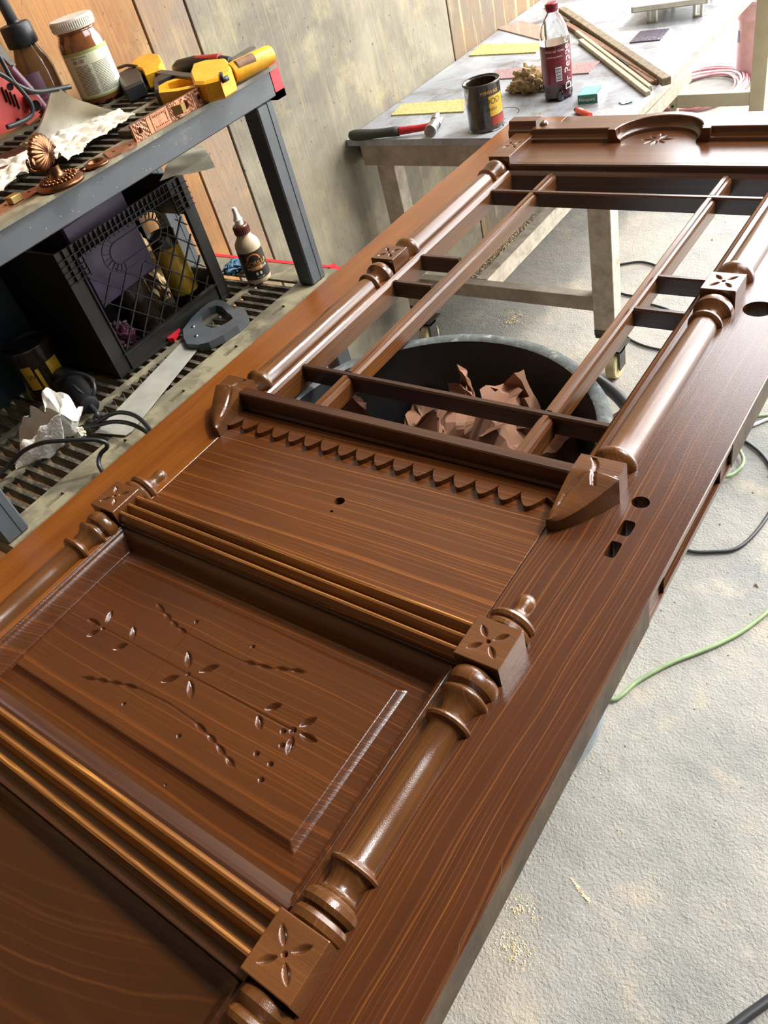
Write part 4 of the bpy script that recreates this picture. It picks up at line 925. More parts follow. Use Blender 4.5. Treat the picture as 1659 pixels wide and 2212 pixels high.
mesh_obj('dust_specks', *join(*sp), 'whitelid', sh)['kind'] = 'stuff'
def deck(Z, mat='deck', th=.045):
    d = mesh_obj('shelf_deck', *join(box(SXF - .064, SXF - .0235 - .009, SY0, SY1, Z - .006, Z), box(SXF - .022, SXF, SY0, SY1, Z - .006, Z),
        *[box(SXF - .0325, SXF - .022, a, b, Z - .006, Z) for a, b in zip([SY0] + [c + .02 for c in (.405, .5625, .725, .888, 1.05)], [c - .02 for c in (.405, .5625, .725, .888, 1.05)] + [SY1])],
        box(SXF - .003, SXF, SY0, SY1, Z - th, Z - .006), box(SXB, SXB + .03, SY0, SY1, Z - .006, Z), box(SXB + .03, SXF - .064, SY0, SY0 + .04, Z - .006, Z), box(SXB + .03, SXF - .064, SY1 - .07, SY1, Z - .006, Z),
        box(SXB, SXB + .003, SY0, SY1, Z - th, Z - .006), box(SXB, SXF, SY1 - .003, SY1, Z - th, Z - .006), box(SXB, SXF, SY0, SY0 + .003, Z - th, Z - .006),
        box(-1.412, -1.392, SY0 + .04, SY1 - .07, Z - .006, Z), box(-1.55, -1.53, SY0 + .04, SY1 - .07, Z - .006, Z)), mat, sh)
    me = None; y = SY0 + .052
    while y < SY1 - .075:
        if me is None:
            o = mesh_obj('slat', *join(box(SXB + .03, -1.551, -.0045, .0045, Z - .028, Z - .0006), box(-1.5295, -1.4125, -.0045, .0045, Z - .028, Z - .0006), box(-1.3915, SXF - .0645, -.0045, .0045, Z - .028, Z - .0006)), 'slat', d, off=Vector((sh.location.x, 0, 0))); me = o.data
            o.location = (0, y - sh.location.y, 0)
        else:
            o = bpy.data.objects.new('slat', me); C.objects.link(o); o.parent = d; o.location = (0, y - sh.location.y, 0)
        y += .0257
    return d
deck(LZ); deck(UZ, th=.0065)
mesh_obj('end_trim', *join(box(-1.66, SXF - .030, SY1 + .0005, SY1 + .012, LZ - .03, LZ + .001), box(SXF - .029, SXF - .004, SY1 + .0005, SY1 + .020, LZ - .034, LZ - .004), box(SXF - .029, SXF - .020, SY1 + .001, SY1 + .020, LZ - .004, LZ + .002)), 'redp', sh, label='red plastic trim along the shelf end')
mesh_obj('end_clip', *join(box(-1.30, -1.226, 1.2185, 1.222, 1.126, UZ - .007), box(-1.232, -1.222, 1.2185, 1.245, 1.126, UZ + .004), box(-1.262, -1.252, 1.2185, 1.245, 1.126, UZ - .007), box(-1.262, -1.222, 1.2185, 1.245, 1.126, 1.140)), 'redp', sh, label='red clip on the upper beam end')

# lower shelf things
PL = lambda x, y, z=LZ: at(x, y, z)
cr = thing('milk_crate', (-1.56, .91, LZ), 'black plastic lattice crate with handle hole on the lower shelf', 'crate')
CX, CY0, CY1, CZ0, CZ1 = -1.432, .732, 1.088, LZ + .0005, 1.034
fr = []
def fb(y0, y1, z0, z1, t=.006, dx=0.): return box(CX - t - dx, CX - dx, y0, y1, z0, z1)
fr += [fb(CY0, CY0 + .038, CZ0, CZ1), fb(CY1 - .032, CY1, CZ0, CZ1), fb(CY0 + .038, CY1 - .032, CZ0, CZ0 + .042), fb(CY0 + .038, CY1 - .032, CZ1 - .004, CZ1)]
mesh_obj('front_frame', *join(*fr), 'cratep', cr)
ribs = []
for z in (CZ1 - .016, CZ1 - .028, CZ1 - .040, CZ1 - .052, CZ1 - .064): ribs += [box(CX - .001, CX + .005, CY0, CY0 + .052, z - .0007, z + .0007), box(CX - .001, CX + .005, CY1 - .052, CY1, z - .0007, z + .0007)]
for y in (CY0 + .018, CY0 + .036, CY0 + .052, CY1 - .018, CY1 - .052): ribs.append(box(CX - .001, CX + .005, y - .0007, y + .0007, CZ1 - .068, CZ1))
for z in (CZ1 - .014, CZ1 - .026): ribs.append(box(CX - .001, CX + .004, CY0 + .05, CY1 - .05, z - .0006, z + .0006))
for k in range(19): y = CY0 + .062 + k * .0128; ribs.append(box(CX - .001, CX + .004, y - .0006, y + .0006, CZ1 - .030, CZ1))
mesh_obj('top_ribs', *join(*ribs, box(CX - .006, CX - .002, CY0 + .038, CY1 - .032, CZ1 - .028, CZ1 - .004)), 'cratep', cr)
# handle ring with small cells
hc = ((CY0 + CY1) / 2, CZ1 - .062); ring = []; hr = []
st = [(hc[0] + (.045 if math.cos(a) > 0 else -.045) + .024 * math.cos(a), hc[1] + .022 * math.sin(a)) for a in np.linspace(0, 2 * PI, 40, endpoint=False)]
st2 = [(hc[0] + (.048 if math.cos(a) > 0 else -.048) + .040 * math.cos(a), hc[1] + .038 * math.sin(a)) for a in np.linspace(0, 2 * PI, 40, endpoint=False)]
V, F = tube([(CX + .003, y, z) for y, z in st], .0020, 6, closed=True); V2, F2 = tube([(CX + .002, y, z) for y, z in st2], .0013, 6, closed=True)
sp = [obox((CX + .001, a[0], a[1]), (CX + .001, b[0], b[1]), .003, .0011) for a, b in zip(st[::2], st2[::2])]
mesh_obj('handle_ring', *join((V, F), (V2, F2), *sp), 'cratep', cr)
# diagonal lattice
ly0, ly1, lz0, lz1 = CY0 + .042, CY1 - .034, CZ0 + .042, CZ1 - .07
for sgn in (1, -1):
    for k in range(-8, 14):
        y0 = ly0 + k * .05; pts = []
        for t in np.linspace(-.4, .6, 140):
            y, z = y0 + t, (lz0 + t if sgn > 0 else lz1 - t) if True else 0
            inh = ((y - hc[0]) / .088) ** 2 + ((z - hc[1]) / .040) ** 2 < 1
            if ly0 <= y <= ly1 and lz0 <= z <= lz1 and not inh: pts.append((y, z))
        if len(pts) > 3: mesh_obj('lattice_bar', *obox((CX - .002, *pts[0]), (CX - .002, *pts[-1]), .0075 if sgn < 0 else .003, .0016 if sgn < 0 else .003), 'cratep', cr)
mesh_obj('sill', *join(box(CX, CX + .007, CY0 + .030, CY1 - .026, CZ0 + .040, CZ0 + .0425), box(CX, CX + .004, CY0 + .034, CY0 + .037, CZ0, CZ1 - .06), box(CX, CX + .004, CY1 - .032, CY1 - .029, CZ0, CZ1 - .06), box(CX, CX + .006, CY0 + .02, CY1 - .01, CZ0, CZ0 + .003)), 'cratep', cr)
mesh_obj('side_wall', *box(-1.695, CX - .0065, CY0, CY0 + .005, CZ0, CZ1), 'cratep', cr); mesh_obj('side_wall', *join(box(-1.695, CX - .0065, CY1 - .005, CY1, CZ0, CZ0 + .06), box(-1.695, CX - .0065, CY1 - .005, CY1, CZ1 - .09, CZ1), box(-1.695, -1.65, CY1 - .005, CY1, CZ0 + .06, CZ1 - .09), box(-1.475, CX - .0065, CY1 - .005, CY1, CZ0 + .06, CZ1 - .09)), 'cratep', cr)
mesh_obj('back_wall', *box(-1.70, -1.6955, CY0, CY1, CZ0, CZ1), 'cratep', cr); mesh_obj('base', *box(-1.695, CX - .0065, CY0 + .0055, CY1 - .0055, CZ0, CZ0 + .006), 'cratep', cr)
cz = CZ0 + .0065
def canister(name, x, y, z, r, h, mat, lb, cat, grp=None, band=None, lid='steel_dk'):
    t = thing(name, (x, y, z), lb, cat, grp)
    mesh_obj('body', *lathe([(0, .0005), (0, r * .97), (.003, r), (h - .004, r), (h, r * 1.03), (h + .002, r * 1.0)], (x, y, z), 'Z', 32), mat, t, 'auto')
    mesh_obj('lid', *lathe([(h + .001, r), (h + .0025, r * .93), (h - .004, r * .88), (h - .005, r * .3), (h - .005, .0005)], (x, y, z), 'Z', 32), lid, t, 'auto')
    if band: mesh_obj('label', *wrap_patch((x, y), r * 1.006, -1.6, .9, z + h * .2, z + h * .85, 16), band, t)
    return t
canister('spray_can', -1.50, 1.02, cz, .032, .17, 'canpaint', 'dark can with ochre label seen through the crate lattice', 'can', None, 'canyel')
canister('solvent_tin', -1.53, .90, cz, .045, .12, 'canpaint', 'squat brown tin inside the black crate', 'can', None, None)
tg = mesh_obj('purple_box', *rotpts(bbox(-1.62, -1.50, .80, .97, CZ0 + .13, 1.052, .004)[0], (-1.56, .88, .9), .12).tolist() and (rotpts(bbox(-1.60, -1.47, .78, .955, cz + .1235, 1.058, .004)[0], (-1.55, .87, .9), .10).tolist(), bbox(0, 1, 0, 1, 0, 1)[1]), 'purple'); tag(tg, 'purple plastic case standing in the black crate', 'case')
o = mesh_obj('rag_bundle', *crumple_blob((-1.485, .80, cz), .040, .045, .05, 5.5, .6, 2., 20), 'magenta'); tag(o, 'dark wine cloth bundle low in the crate', 'cloth')
o = mesh_obj('rag_bundle', *crumple_blob((-1.60, 1.0, cz), .055, .06, .10, 2.5, .6, 2., 20), 'rag'); tag(o, 'brown rag bundle at the back of the crate', 'cloth')
P = [at(x, y, 1.062)[:2] for x, y in ((372, 330), (436, 313), (461, 349), (398, 374), (345, 392))]
tag(mesh_obj('paper_sheet', *sheet([tuple(p) for p in P], lambda x, y: 1.062 + .004 * noise.noise(Vector((x * 20, y * 20, 0))) - max(0, x + 1.36) * .25, .0022, .1), 'paper'), 'cream paper sheet sticking out under the upper shelf beam', 'paper')
P = [at(x, y, 1.04)[:2] for x, y in ((300, 440), (372, 385), (385, 392), (330, 425))]
# glue bottle
gx, gy = -1.396, 1.158
gl = thing('glue_bottle', (gx, gy, LZ), 'tan wood glue bottle with white nozzle and black label on the lower shelf', 'bottle')
mesh_obj('body', *lathe([(0, .0005), (0, .024), (.004, .0285), (.010, .0295), (.088, .0295), (.097, .0275), (.108, .019), (.116, .0155), (.120, .015)], (gx, gy, LZ), 'Z', 40), 'gluebody', gl, 'auto')
mesh_obj('label', *lathe([(.014, .0298), (.080, .0298)], (gx, gy, LZ), 'Z', 40), 'gluelabel', gl, True)
mesh_obj('cap', *join(lathe([(.1175, .0005), (.1175, .0182), (.135, .0178), (.1375, .0155), (.1375, .0005)], (gx, gy, LZ), 'Z', 28), *[obox((gx + .0182 * math.cos(a), gy + .0182 * math.sin(a), LZ + .119), (gx + .0182 * math.cos(a), gy + .0182 * math.sin(a), LZ + .134), .001, .001) for a in np.linspace(0, 2 * PI, 24, endpoint=False)]), 'gluecap', gl, 'auto')
mesh_obj('nozzle', *lathe([(.138, .0095), (.145, .0090), (.150, .0105), (.153, .0085), (.165, .0055), (.172, .0060), (.177, .004), (.178, .0005)], (gx, gy, LZ), 'Z', 20), 'nozzle', gl, 'auto')
ga = -.62
arc = []
for k in range(14):
    a = PI * k / 13; arc.append((.0135 * math.cos(a), .0125 * math.sin(a)))
bandV = []; 
for rr in (1., 1.28):
    for u, v in arc: bandV.append((gx + .0302 * math.cos(ga + u * rr / .03), gy + .0302 * math.sin(ga + u * rr / .03), LZ + .060 + v * rr))
mesh_obj('badge', bandV, [(k, k + 1, k + 15, k + 14) for k in range(13)], 'orange', gl)
mesh_obj('lettering', *join(wrap_text('GORILLA', .0145, (gx, gy), .0303, ga + .12, LZ + .052)), 'inkgold', gl)
mesh_obj('label_band', *wrap_patch((gx, gy), .0301, ga - .45, ga + .5, LZ + .036, LZ + .046, 8), 'orange', gl)
mesh_obj('lettering', *join(wrap_text('WOOD GLUE', .0085, (gx, gy), .0304, ga + .08, LZ + .041), wrap_text('8 FL OZ', .005, (gx, gy), .0304, ga + .15, LZ + .018)), 'inkw', gl)
for k in (0, 1): mesh_obj('seal', *join(lathe([(0, .0035), (.0003, .0035)], (gx + .0302 * math.cos(ga - .1 + k * .32), gy + .0302 * math.sin(ga - .1 + k * .32), LZ + .0275), 'Z', 12), wrap_patch((gx, gy), .0303, ga - .18 + k * .32, ga - .02 + k * .32, LZ + .024, LZ + .031, 3)), 'label_c', gl)
# blue glove and screw
c = PL(505, 585); tag(mesh_obj('rubber_glove', *join(crumple_blob((c[0] + .01, c[1], LZ), .022, .035, .018, 4.4, .5, 2., 16), crumple_blob((c[0] + .045, c[1] + .01, LZ), .016, .020, .016, 6.4, .5, 2., 14), crumple_blob((c[0] + .005, c[1] + .035, LZ), .012, .022, .010, 9.4, .5, 2., 12)), 'blueg'), 'dark blue glove lying behind the glue bottle', 'glove')
A = PL(575, 556, LZ + .03); tag(mesh_obj('hook_screw', *join(tube([(-1.50, 1.222, LZ), (-1.50, 1.222, LZ + .02)], .003, 8), tube([(-1.512, 1.222, LZ + .024), (-1.488, 1.222, LZ + .024)], .006, 10)), 'steel_dk'), 'small rusty screw standing by the red shelf trim', 'screw')
# hand saw
SZ = LZ + .004
bl = [at(x, y, SZ)[:2] for x, y in ((392, 742), (300, 820), (206, 936), (272, 941), (285, 932), (438, 742), (425, 735), (404, 735))]
teeth = []
p0, p1 = np.array(bl[0]), np.array(bl[2]); pm = np.array(bl[1]); n = 70
line = [p0 + (p1 - p0) * k / n for k in range(n + 1)]; nrm = np.array([-(p1 - p0)[1], (p1 - p0)[0]]); nrm /= np.linalg.norm(nrm)
if nrm @ (np.array(bl[4]) - p0) > 0: nrm = -nrm
tl = []
for k in range(n): tl += [tuple(line[k]), tuple(line[k] + (line[k + 1] - line[k]) * .55 + nrm * .0028)]
sw = thing('hand_saw', (float(p0[0]), float(p0[1]), LZ), 'hand saw with grey blade and dark grey handle on the lower shelf', 'saw')
mesh_obj('blade', *extrude(tl + [tuple(line[-1])] + [tuple(p) for p in bl[3:]], SZ, SZ + .0012), 'saw', sw)
HZ = LZ + .018
h2 = lambda x, y: tuple(at(x / 2.2419, 360 + y / 2.2419, HZ)[:2])
ho = [h2(*p) for p in ((885, 790), (925, 735), (970, 690), (1010, 660), (1045, 645), (1085, 650), (1115, 672), (1135, 688), (1165, 680), (1192, 700), (1198, 722), (1150, 768), (1080, 815), (1010, 850), (960, 862), (905, 858), (890, 830))]
hi = [h2(*p) for p in ((968, 712), (1010, 685), (1045, 672), (1075, 678), (1100, 705), (1120, 720), (1128, 735), (1100, 755), (1060, 775), (1025, 780), (990, 768), (975, 745))]
mesh_obj('handle', *extrude(ho, LZ + .001, HZ, [hi]), 'grey_p', sw)
for p in ((935, 775), (950, 820)): c = h2(*p); mesh_obj('rivet', *lathe([(HZ, .0045), (HZ + .0015, .004), (HZ + .002, .0005)], (c[0], c[1], 0), 'Z', 14), 'steel', sw, True)
# red shard
P = [at(x, y, LZ)[:2] for x, y in ((365, 728), (386, 706), (392, 716), (378, 738), (366, 740))]
tag(mesh_obj('red_cap', *extrude([tuple(p) for p in P], LZ, LZ + .01), 'redp'), 'small red plastic piece behind the saw handle', 'plastic piece')
# paint can, tote
canp = canister('paint_tin', -1.585, .655, LZ, .050, .115, 'canpaint', 'dark paint tin with yellow label in the shadow of the lower shelf', 'can', None, None, 'blackp')
mesh_obj('label', *join(wrap_patch((-1.585, .655), .0504, -1.2, -.75, LZ + .03, LZ + .085, 6), wrap_patch((-1.585, .655), .0504, -.65, -.50, LZ + .02, LZ + .075, 3), wrap_patch((-1.585, .655), .0504, -.1, .5, LZ + .03, LZ + .08, 6)), 'canyel', canp)
mesh_obj('lettering', *wrap_text('W', .018, (-1.585, .655), .0508, -.9, LZ + .06), 'ink', canp)
to = thing('storage_tote', (-1.665, .52, LZ), 'dark blue grey plastic tote standing behind the paint tin', 'tote')
mesh_obj('body', *bbox(-1.698, -1.642, .34, .716, LZ, 1.10, .006), 'tote', to); mesh_obj('lid', *bbox(-1.700, -1.637, .338, .718, 1.10, 1.122, .004), 'tote', to)
# dark corded tool
gr = thing('power_tool', (-1.44, .64, LZ), 'black corded power tool lying beside the white towel', 'power tool')
A = np.array([-1.535, .668, LZ + .030]); B = np.array([-1.375, .615, LZ + .026]); dd = (B - A) / np.linalg.norm(B - A)
mesh_obj('body', *tube([A, A + dd * .006, A + dd * .05, A + dd * .09, A + dd * .10, A + dd * .14, B - dd * .004, B], [.014, .026, .029, .028, .024, .021, .019, .012], 18), 'blackp', gr, 'auto')
mesh_obj('vent', *join(*[obox(A + dd * (.105 + .008 * k) + np.array((.010, 0, .019)), A + dd * (.105 + .008 * k) + np.array((-.004, 0, .024)), .002, .003) for k in range(5)]), 'grey_p', gr)
mesh_obj('cord', *tube(spline([B, B + dd * .03 + np.array((0, 0, -.006)), at(207, 905, LZ + .012), at(212, 925, LZ + .007)], 6), .0055, 8), 'rubber', gr, True)
def cab(px, z, r, lb, zz=None):
    pts = [tuple(at(x, y, (z if zz is None else zz[i]))) for i, (x, y) in enumerate(px)]
    tag(mesh_obj('electric_cable', *tube(spline(pts, 8), r, 10), 'rubber', None, True), lb, 'cable')
cab([(118, 830), (140, 812), (165, 806), (192, 815), (204, 835), (199, 858), (185, 872)], 0, .0038, 'black cord looping above the black power tool', [.80, .815, .82, .81, .80, .785, .765])
cab([(170, 925), (205, 915), (235, 897), (265, 891), (300, 903), (335, 942), (350, 970)], 0, .0042, 'upper black cord arching over the saw blade to the door', [.755, .762, .79, .80, .80, .79, .77])
cab([(172, 924), (212, 918), (245, 911), (280, 915), (312, 930), (340, 952)], 0, .0042, 'lower black cord crossing the saw blade', [.757, .765, .778, .785, .78, .77])
cab([(-30, 1050), (20, 1005), (50, 975), (90, 957), (140, 952), (200, 950), (226, 955), (231, 966), (218, 980), (213, 1000), (222, 1020), (240, 1040)], 0, .0040, 'black cord sweeping from the frame edge below the towel', [.76, .775, .80, .82, .825, .815, .805, .795, .785, .775, .765, .76])
# white towel on the lower shelf
def fan(name, cpx, cz_, rim, mat, seed, n=26, rings=16, amp=.017):
    c = at(*cpx, cz_); K = len(rim); R_ = [np.array(at(x, y, z)) for (x, y, z) in rim]; cur = spline(R_, 5, closed=True); m = len(cur); V = [tuple(c)]; F = []
    for i in range(1, rings + 1):
        t = i / rings
        for j in range(m):
            p = c * (1 - t) + cur[j] * t; w = amp * math.sin(PI * t * .9)
            k = noise.voronoi(Vector((p[0] * 26 + seed, p[1] * 26, p[2] * 26)))[0]
            p = p + np.array((0, 0, w * 2.2 * ((k[1] - k[0]) - .35) + w * math.sin(j * 2 * PI / m * 7 + seed)))
            V.append(tuple(p))
    for j in range(m): F.append((0, 1 + j, 1 + (j + 1) % m))
    for i in range(rings - 1):
        for j in range(m): a = 1 + i * m; F.append((a + j, a + m + j, a + m + (j + 1) % m, a + (j + 1) % m))
    V = [(x, y, max(z, LZ + .0015)) for x, y, z in V]
    return mesh_obj(name, V, F, mat, None, True)
o = fan('paper_towel', (131, 894), .835, [(102, 838, .845), (122, 842, .845), (150, 857, .838), (164, 879, .825), (182, 882, .81), (170, 904, .795), (152, 941, .765), (121, 943, .775), (113, 978, .757), (98, 992, .754), (60, 1000, .754), (33, 1011, .754), (42, 978, .765), (37, 922, .80), (62, 905, .825), (90, 884, .84), (91, 855, .845)], 'cloth', 3.)
tag(o, 'bright crumpled white paper towel on the lower shelf', 'towel')
c = at(170, 935, LZ + .01); tag(mesh_obj('paper_wad', *crumple_blob((c[0], c[1], LZ), .022, .012, .014, 7.7, .7, 2.2, 16), 'towel2'), 'small stained paper wad beside the white towel', 'paper')

# ------------------------------------------------------------------ upper shelf things
jx, jy = -1.603, 1.103
ja = thing('glass_jar', (jx, jy, UZ), 'glass jar of brown stain with a white ribbed lid on the upper shelf', 'jar')
mesh_obj('body', *lathe([(0, .0005), (0, .040), (.004, .0455), (.012, .047), (.100, .047), (.112, .0455), (.122, .0405), (.127, .0385), (.129, .0405), (.132, .0385), (.145, .0385)], (jx, jy, UZ), 'Z', 48), 'glassjar', ja, 'auto')
mesh_obj('lid', *join(lathe([(.133, .0005), (.133, .0425), (.135, .0435), (.150, .0432), (.1525, .0415), (.1525, .0005)], (jx, jy, UZ), 'Z', 48), *[obox((jx + .0436 * math.cos(a), jy + .0436 * math.sin(a), UZ + .136), (jx + .0436 * math.cos(a), jy + .0436 * math.sin(a), UZ + .149), .0012, .0012) for a in np.linspace(0, 2 * PI, 60, endpoint=False)]), 'whitelid', ja, 'auto')
mesh_obj('label', *wrap_patch((jx, jy), .0474, -1.75, .75, UZ + .016, UZ + .092, 24), 'label_c', ja); mesh_obj('label_edge', *wrap_patch((jx, jy), .0472, -1.80, .80, UZ + .0125, UZ + .098, 24), 'label_g', ja)
tx = [wrap_text('80-100', .0085, (jx, jy), .0478, -1.05, UZ + .081), wrap_text('GENERAL PURPOSE', .004, (jx, jy), .0478, -1.0, UZ + .088)]
for k in range(21):
    z = UZ + .072 - k * .0026
    for a0, a1 in ((-1.35, -.62), (-.55, .30)): tx.append(wrap_patch((jx, jy), .04765, a0, a1 - .1 * rng.random(), z, z + .0008, 8))
mesh_obj('lettering', *join(*tx), 'ink', ja)
bx_, by_ = -1.672, 1.022
b2 = thing('pump_bottle', (bx_, by_, UZ), 'amber bottle with lilac label and black cap and tube behind the jar', 'bottle')
mesh_obj('body', *lathe([(0, .0005), (0, .033), (.006, .0375), (.085, .0375), (.105, .034), (.125, .026), (.135, .024)], (bx_, by_, UZ), 'Z', 40), 'amber', b2, 'auto')
mesh_obj('label', *wrap_patch((bx_, by_), .0379, -1.6, -.45, UZ + .025, UZ + .088, 14), 'lilac', b2)
mesh_obj('lettering', *join(wrap_text('DANGER', .007, (bx_, by_), .0382, -.92, UZ + .045), wrap_text('FLAMMABLE', .006, (bx_, by_), .0382, -.92, UZ + .037), wrap_text('KEEP CLOSED', .005, (bx_, by_), .0382, -.92, UZ + .030)), 'inkred', b2)
mesh_obj('cap', *lathe([(.132, .0005), (.132, .030), (.136, .0312), (.166, .0305), (.170, .028), (.1715, .013), (.175, .012)], (bx_, by_, UZ), 'Z', 36), 'blackp', b2, 'auto')
mesh_obj('tube', *tube([(bx_, by_, UZ + .17), (bx_ - .004, by_ - .004, UZ + .30)], .0115, 20), 'steel_paint', b2, True)
# red tool with cord at the left
red = thing('power_tool', (-1.60, .90, UZ), 'faded red power tool casing at the far left of the upper shelf', 'power tool')
def ext_x(pts, X, d, zf=None):
    """casing drawn on an upright plane x = X, d deep"""
    n = len(pts); P = [atx(px, py, X) for px, py in pts]; V = [(X, p[1], max(p[2], UZ + .0005)) for p in P] + [(X - d, p[1], max(p[2], UZ + .0005)) for p in P]
    tr = tessellate_polygon([[Vector((p[1], p[2], 0)) for p in P]]); F = [tuple(t) for t in tr] + [tuple(i + n for i in t[::-1]) for t in tr]
    area = sum(P[i][1] * P[(i + 1) % n][2] - P[(i + 1) % n][1] * P[i][2] for i in range(n))
    F += [((i, (i + 1) % n, (i + 1) % n + n, i + n) if area < 0 else (i, i + n, (i + 1) % n + n, (i + 1) % n)) for i in range(n)]
    return V, F
mesh_obj('casing', *ext_x([(-30, 150), (12, 165), (40, 180), (58, 215), (75, 235), (88, 248), (62, 270), (50, 262), (30, 280), (0, 290), (-30, 290)], -1.50, .06), 'redtool', red)
mesh_obj('casing_boss', *ext_x([(58, 208), (74, 205), (86, 212), (90, 225), (86, 240), (74, 247), (62, 243), (70, 228)], -1.485, .05), 'redtool', red)
for _k, (_px, _py, _r) in enumerate(((78, 228, .009), (22, 187, .006), (40, 262, .005))):
    _q = atx(_px, _py, -1.484 if _k == 0 else -1.4995); mesh_obj('screw_hole', *lathe([(0, .0005), (.001, _r)], (_q[0], _q[1], _q[2]), 'X', 20), 'black', red)
for _k in range(4):
    _q = atx(8 + 9 * _k, 205 + 5 * _k, -1.4995); mesh_obj('vent', *obox((-1.499, _q[1] - .001, _q[2] - .012), (-1.499, _q[1] + .003, _q[2] + .012), .003, .002), 'black', red)
mesh_obj('nozzle_bar', *tube([atx(20, 148, -1.56), atx(62, 195, -1.56), atx(98, 240, -1.56)], [.010, .0105, .010], 14), 'magenta', red, 'auto')
mesh_obj('guard', *ext_x([(-20, 70), (0, 95), (20, 120), (35, 140), (28, 146), (0, 118), (-20, 110)], -1.60, .01), 'steel_dk', red)
for px, zz in (([(-20, 95), (0, 125), (25, 170), (50, 200), (66, 222), (70, 243), (60, 256), (35, 268), (15, 275)], 0), ([(-20, 150), (10, 165), (40, 185), (75, 198), (110, 195), (152, 187)], 0)):
    mesh_obj('cord', *tube(spline([atx(x, y, -1.475) for x, y in px], 6), .0042, 8), 'rubber', red, True)
# towel with a standing flap
base = [at(40, 316, UZ + .004), at(75, 312, UZ + .004), at(110, 300, UZ + .004), at(150, 285, UZ + .004), at(200, 262, UZ + .004), at(262, 246, UZ + .004)]
tops = [(41, 314), (92, 262), (116, 191), (160, 212), (215, 230), (262, 243)]
Bc = spline(base, 6); Tc = spline([rise(x, y, b) for (x, y), b in zip(tops, base)], 6); m = len(Bc); V = []; F = []; nr = 12
for i in range(nr + 1):
    t = i / nr
    for j in range(m):
        p = Bc[j] * (1 - t) + Tc[j] * t; p = p + np.array((-.020 * math.sin(PI * t) * math.sin(PI * j / m), .0, .003 * noise.noise(Vector((j * .35, i * .5, 2))))); V.append(tuple(p))
for i in range(nr):
    for j in range(m - 1): F.append((i * m + j, i * m + j + 1, (i + 1) * m + j + 1, (i + 1) * m + j))
P = [tuple(at(x, y, UZ + .006)[:2]) for x, y in ((-20, 385), (0, 357), (55, 335), (95, 318), (45, 314), (110, 296), (170, 268), (225, 248), (262, 243), (294, 250), (262, 268), (244, 283), (215, 297), (194, 312), (178, 330), (150, 350), (120, 345), (80, 362), (50, 385), (20, 405), (-20, 425))]
V2, F2 = sheet(P, lambda x, y: UZ + .008 + .012 * max(0, noise.voronoi(Vector((x * 38, y * 38, 4)))[0][1] - noise.voronoi(Vector((x * 38, y * 38, 4)))[0][0]) + .006 * noise.noise(Vector((x * 25, y * 25, 9))), .0026, .12)
tag(mesh_obj('paper_towel', *join((V, F), (V2, F2)), 'towel2', None, True), 'crumpled cream paper towel with one corner standing on the upper shelf', 'towel')
P = [tuple(at(x, y, UZ + .006)[:2]) for x, y in ((-10, 370), (0, 335), (42, 318), (100, 322), (60, 345), (0, 372))]
tag(mesh_obj('wood_scrap', *extrude(P, UZ, UZ + .007), 'darkred'), 'dark red brown wood piece under the cream paper towel', 'wood piece')
# copper plated hardware
def gate(y): return y
lk = thing('mortise_lock', (-1.24, .955, UZ), 'copper coloured mortise lock with ornate faceplate on the front beam edge', 'lock')
a0, a1 = atx(291, 297, -1.226), atx(441, 208, -1.226); LY0, LY1 = float(a0[1]), float(a1[1]); zc = UZ + .0142; hh = .0138
def face(Y, Z):
    u = (Y - LY0) / (LY1 - LY0); v = (Z - zc) / hh; h = np.zeros_like(Y)
    h += .0012 * ((np.abs(v) > .82) | (u < .015) | (u > .985))
    h += .0010 * (np.abs(u - .20) < .006) + .0010 * (np.abs(u - .26) < .006) + .0010 * (np.abs(u - .84) < .006) + .0010 * (np.abs(u - .50) < .006)
    orn = .5 + .5 * np.sin(u * 190) * np.sin(v * 9 + 2 * np.sin(u * 60)); h += .0011 * orn * ((u > .02) & (u < .19) | (u > .51) & (u < .62) | (u > .76) & (u < .83) | (u > .86))
    rr = np.hypot((Y - (LY0 + .72 * (LY1 - LY0))), Z - zc); h += .0016 * (np.abs(rr - .0095) < .0018) - .003 * (rr < .0075)
    for k in (.085, .925): r2 = np.hypot(Y - (LY0 + k * (LY1 - LY0)), Z - zc); h = np.where(r2 < .0042, -.004, h); h += .0008 * (np.abs(r2 - .0062) < .001)
    h = np.where((u > .30) & (u < .46) & (np.abs(v) < .45), -.0012, h)
    h += .0012 * ((np.abs(np.abs(v) - .62) < .08) & (u > .29) & (u < .47) & (np.sin(u * 260) > 0))
    return h
ny, nz = 230, 42; ys = np.linspace(LY0, LY1, ny); zs = np.linspace(zc - hh, zc + hh, nz); Yg, Zg = np.meshgrid(ys, zs, indexing='ij'); Hh = face(Yg, Zg)
V = np.stack([(-1.226 + Hh).ravel(), Yg.ravel(), Zg.ravel()], 1).tolist(); I = np.arange(ny * nz).reshape(ny, nz); F = np.stack([I[:-1, :-1].ravel(), I[1:, :-1].ravel(), I[1:, 1:].ravel(), I[:-1, 1:].ravel()], 1).tolist()
mesh_obj('faceplate', *join((V, F), box(-1.231, -1.2302, LY0, LY1, zc - hh, zc + hh), box(-1.231, -1.2262, LY0, LY0 + .0006, zc - hh, zc + hh), box(-1.231, -1.2262, LY0, LY1, zc + hh - .0005, zc + hh)), 'copper', lk)
mesh_obj('case', *bbox(-1.300, -1.2312, LY0 + .022, LY1 - .022, UZ + .0015, UZ + .012, .001), 'steel_dk', lk)
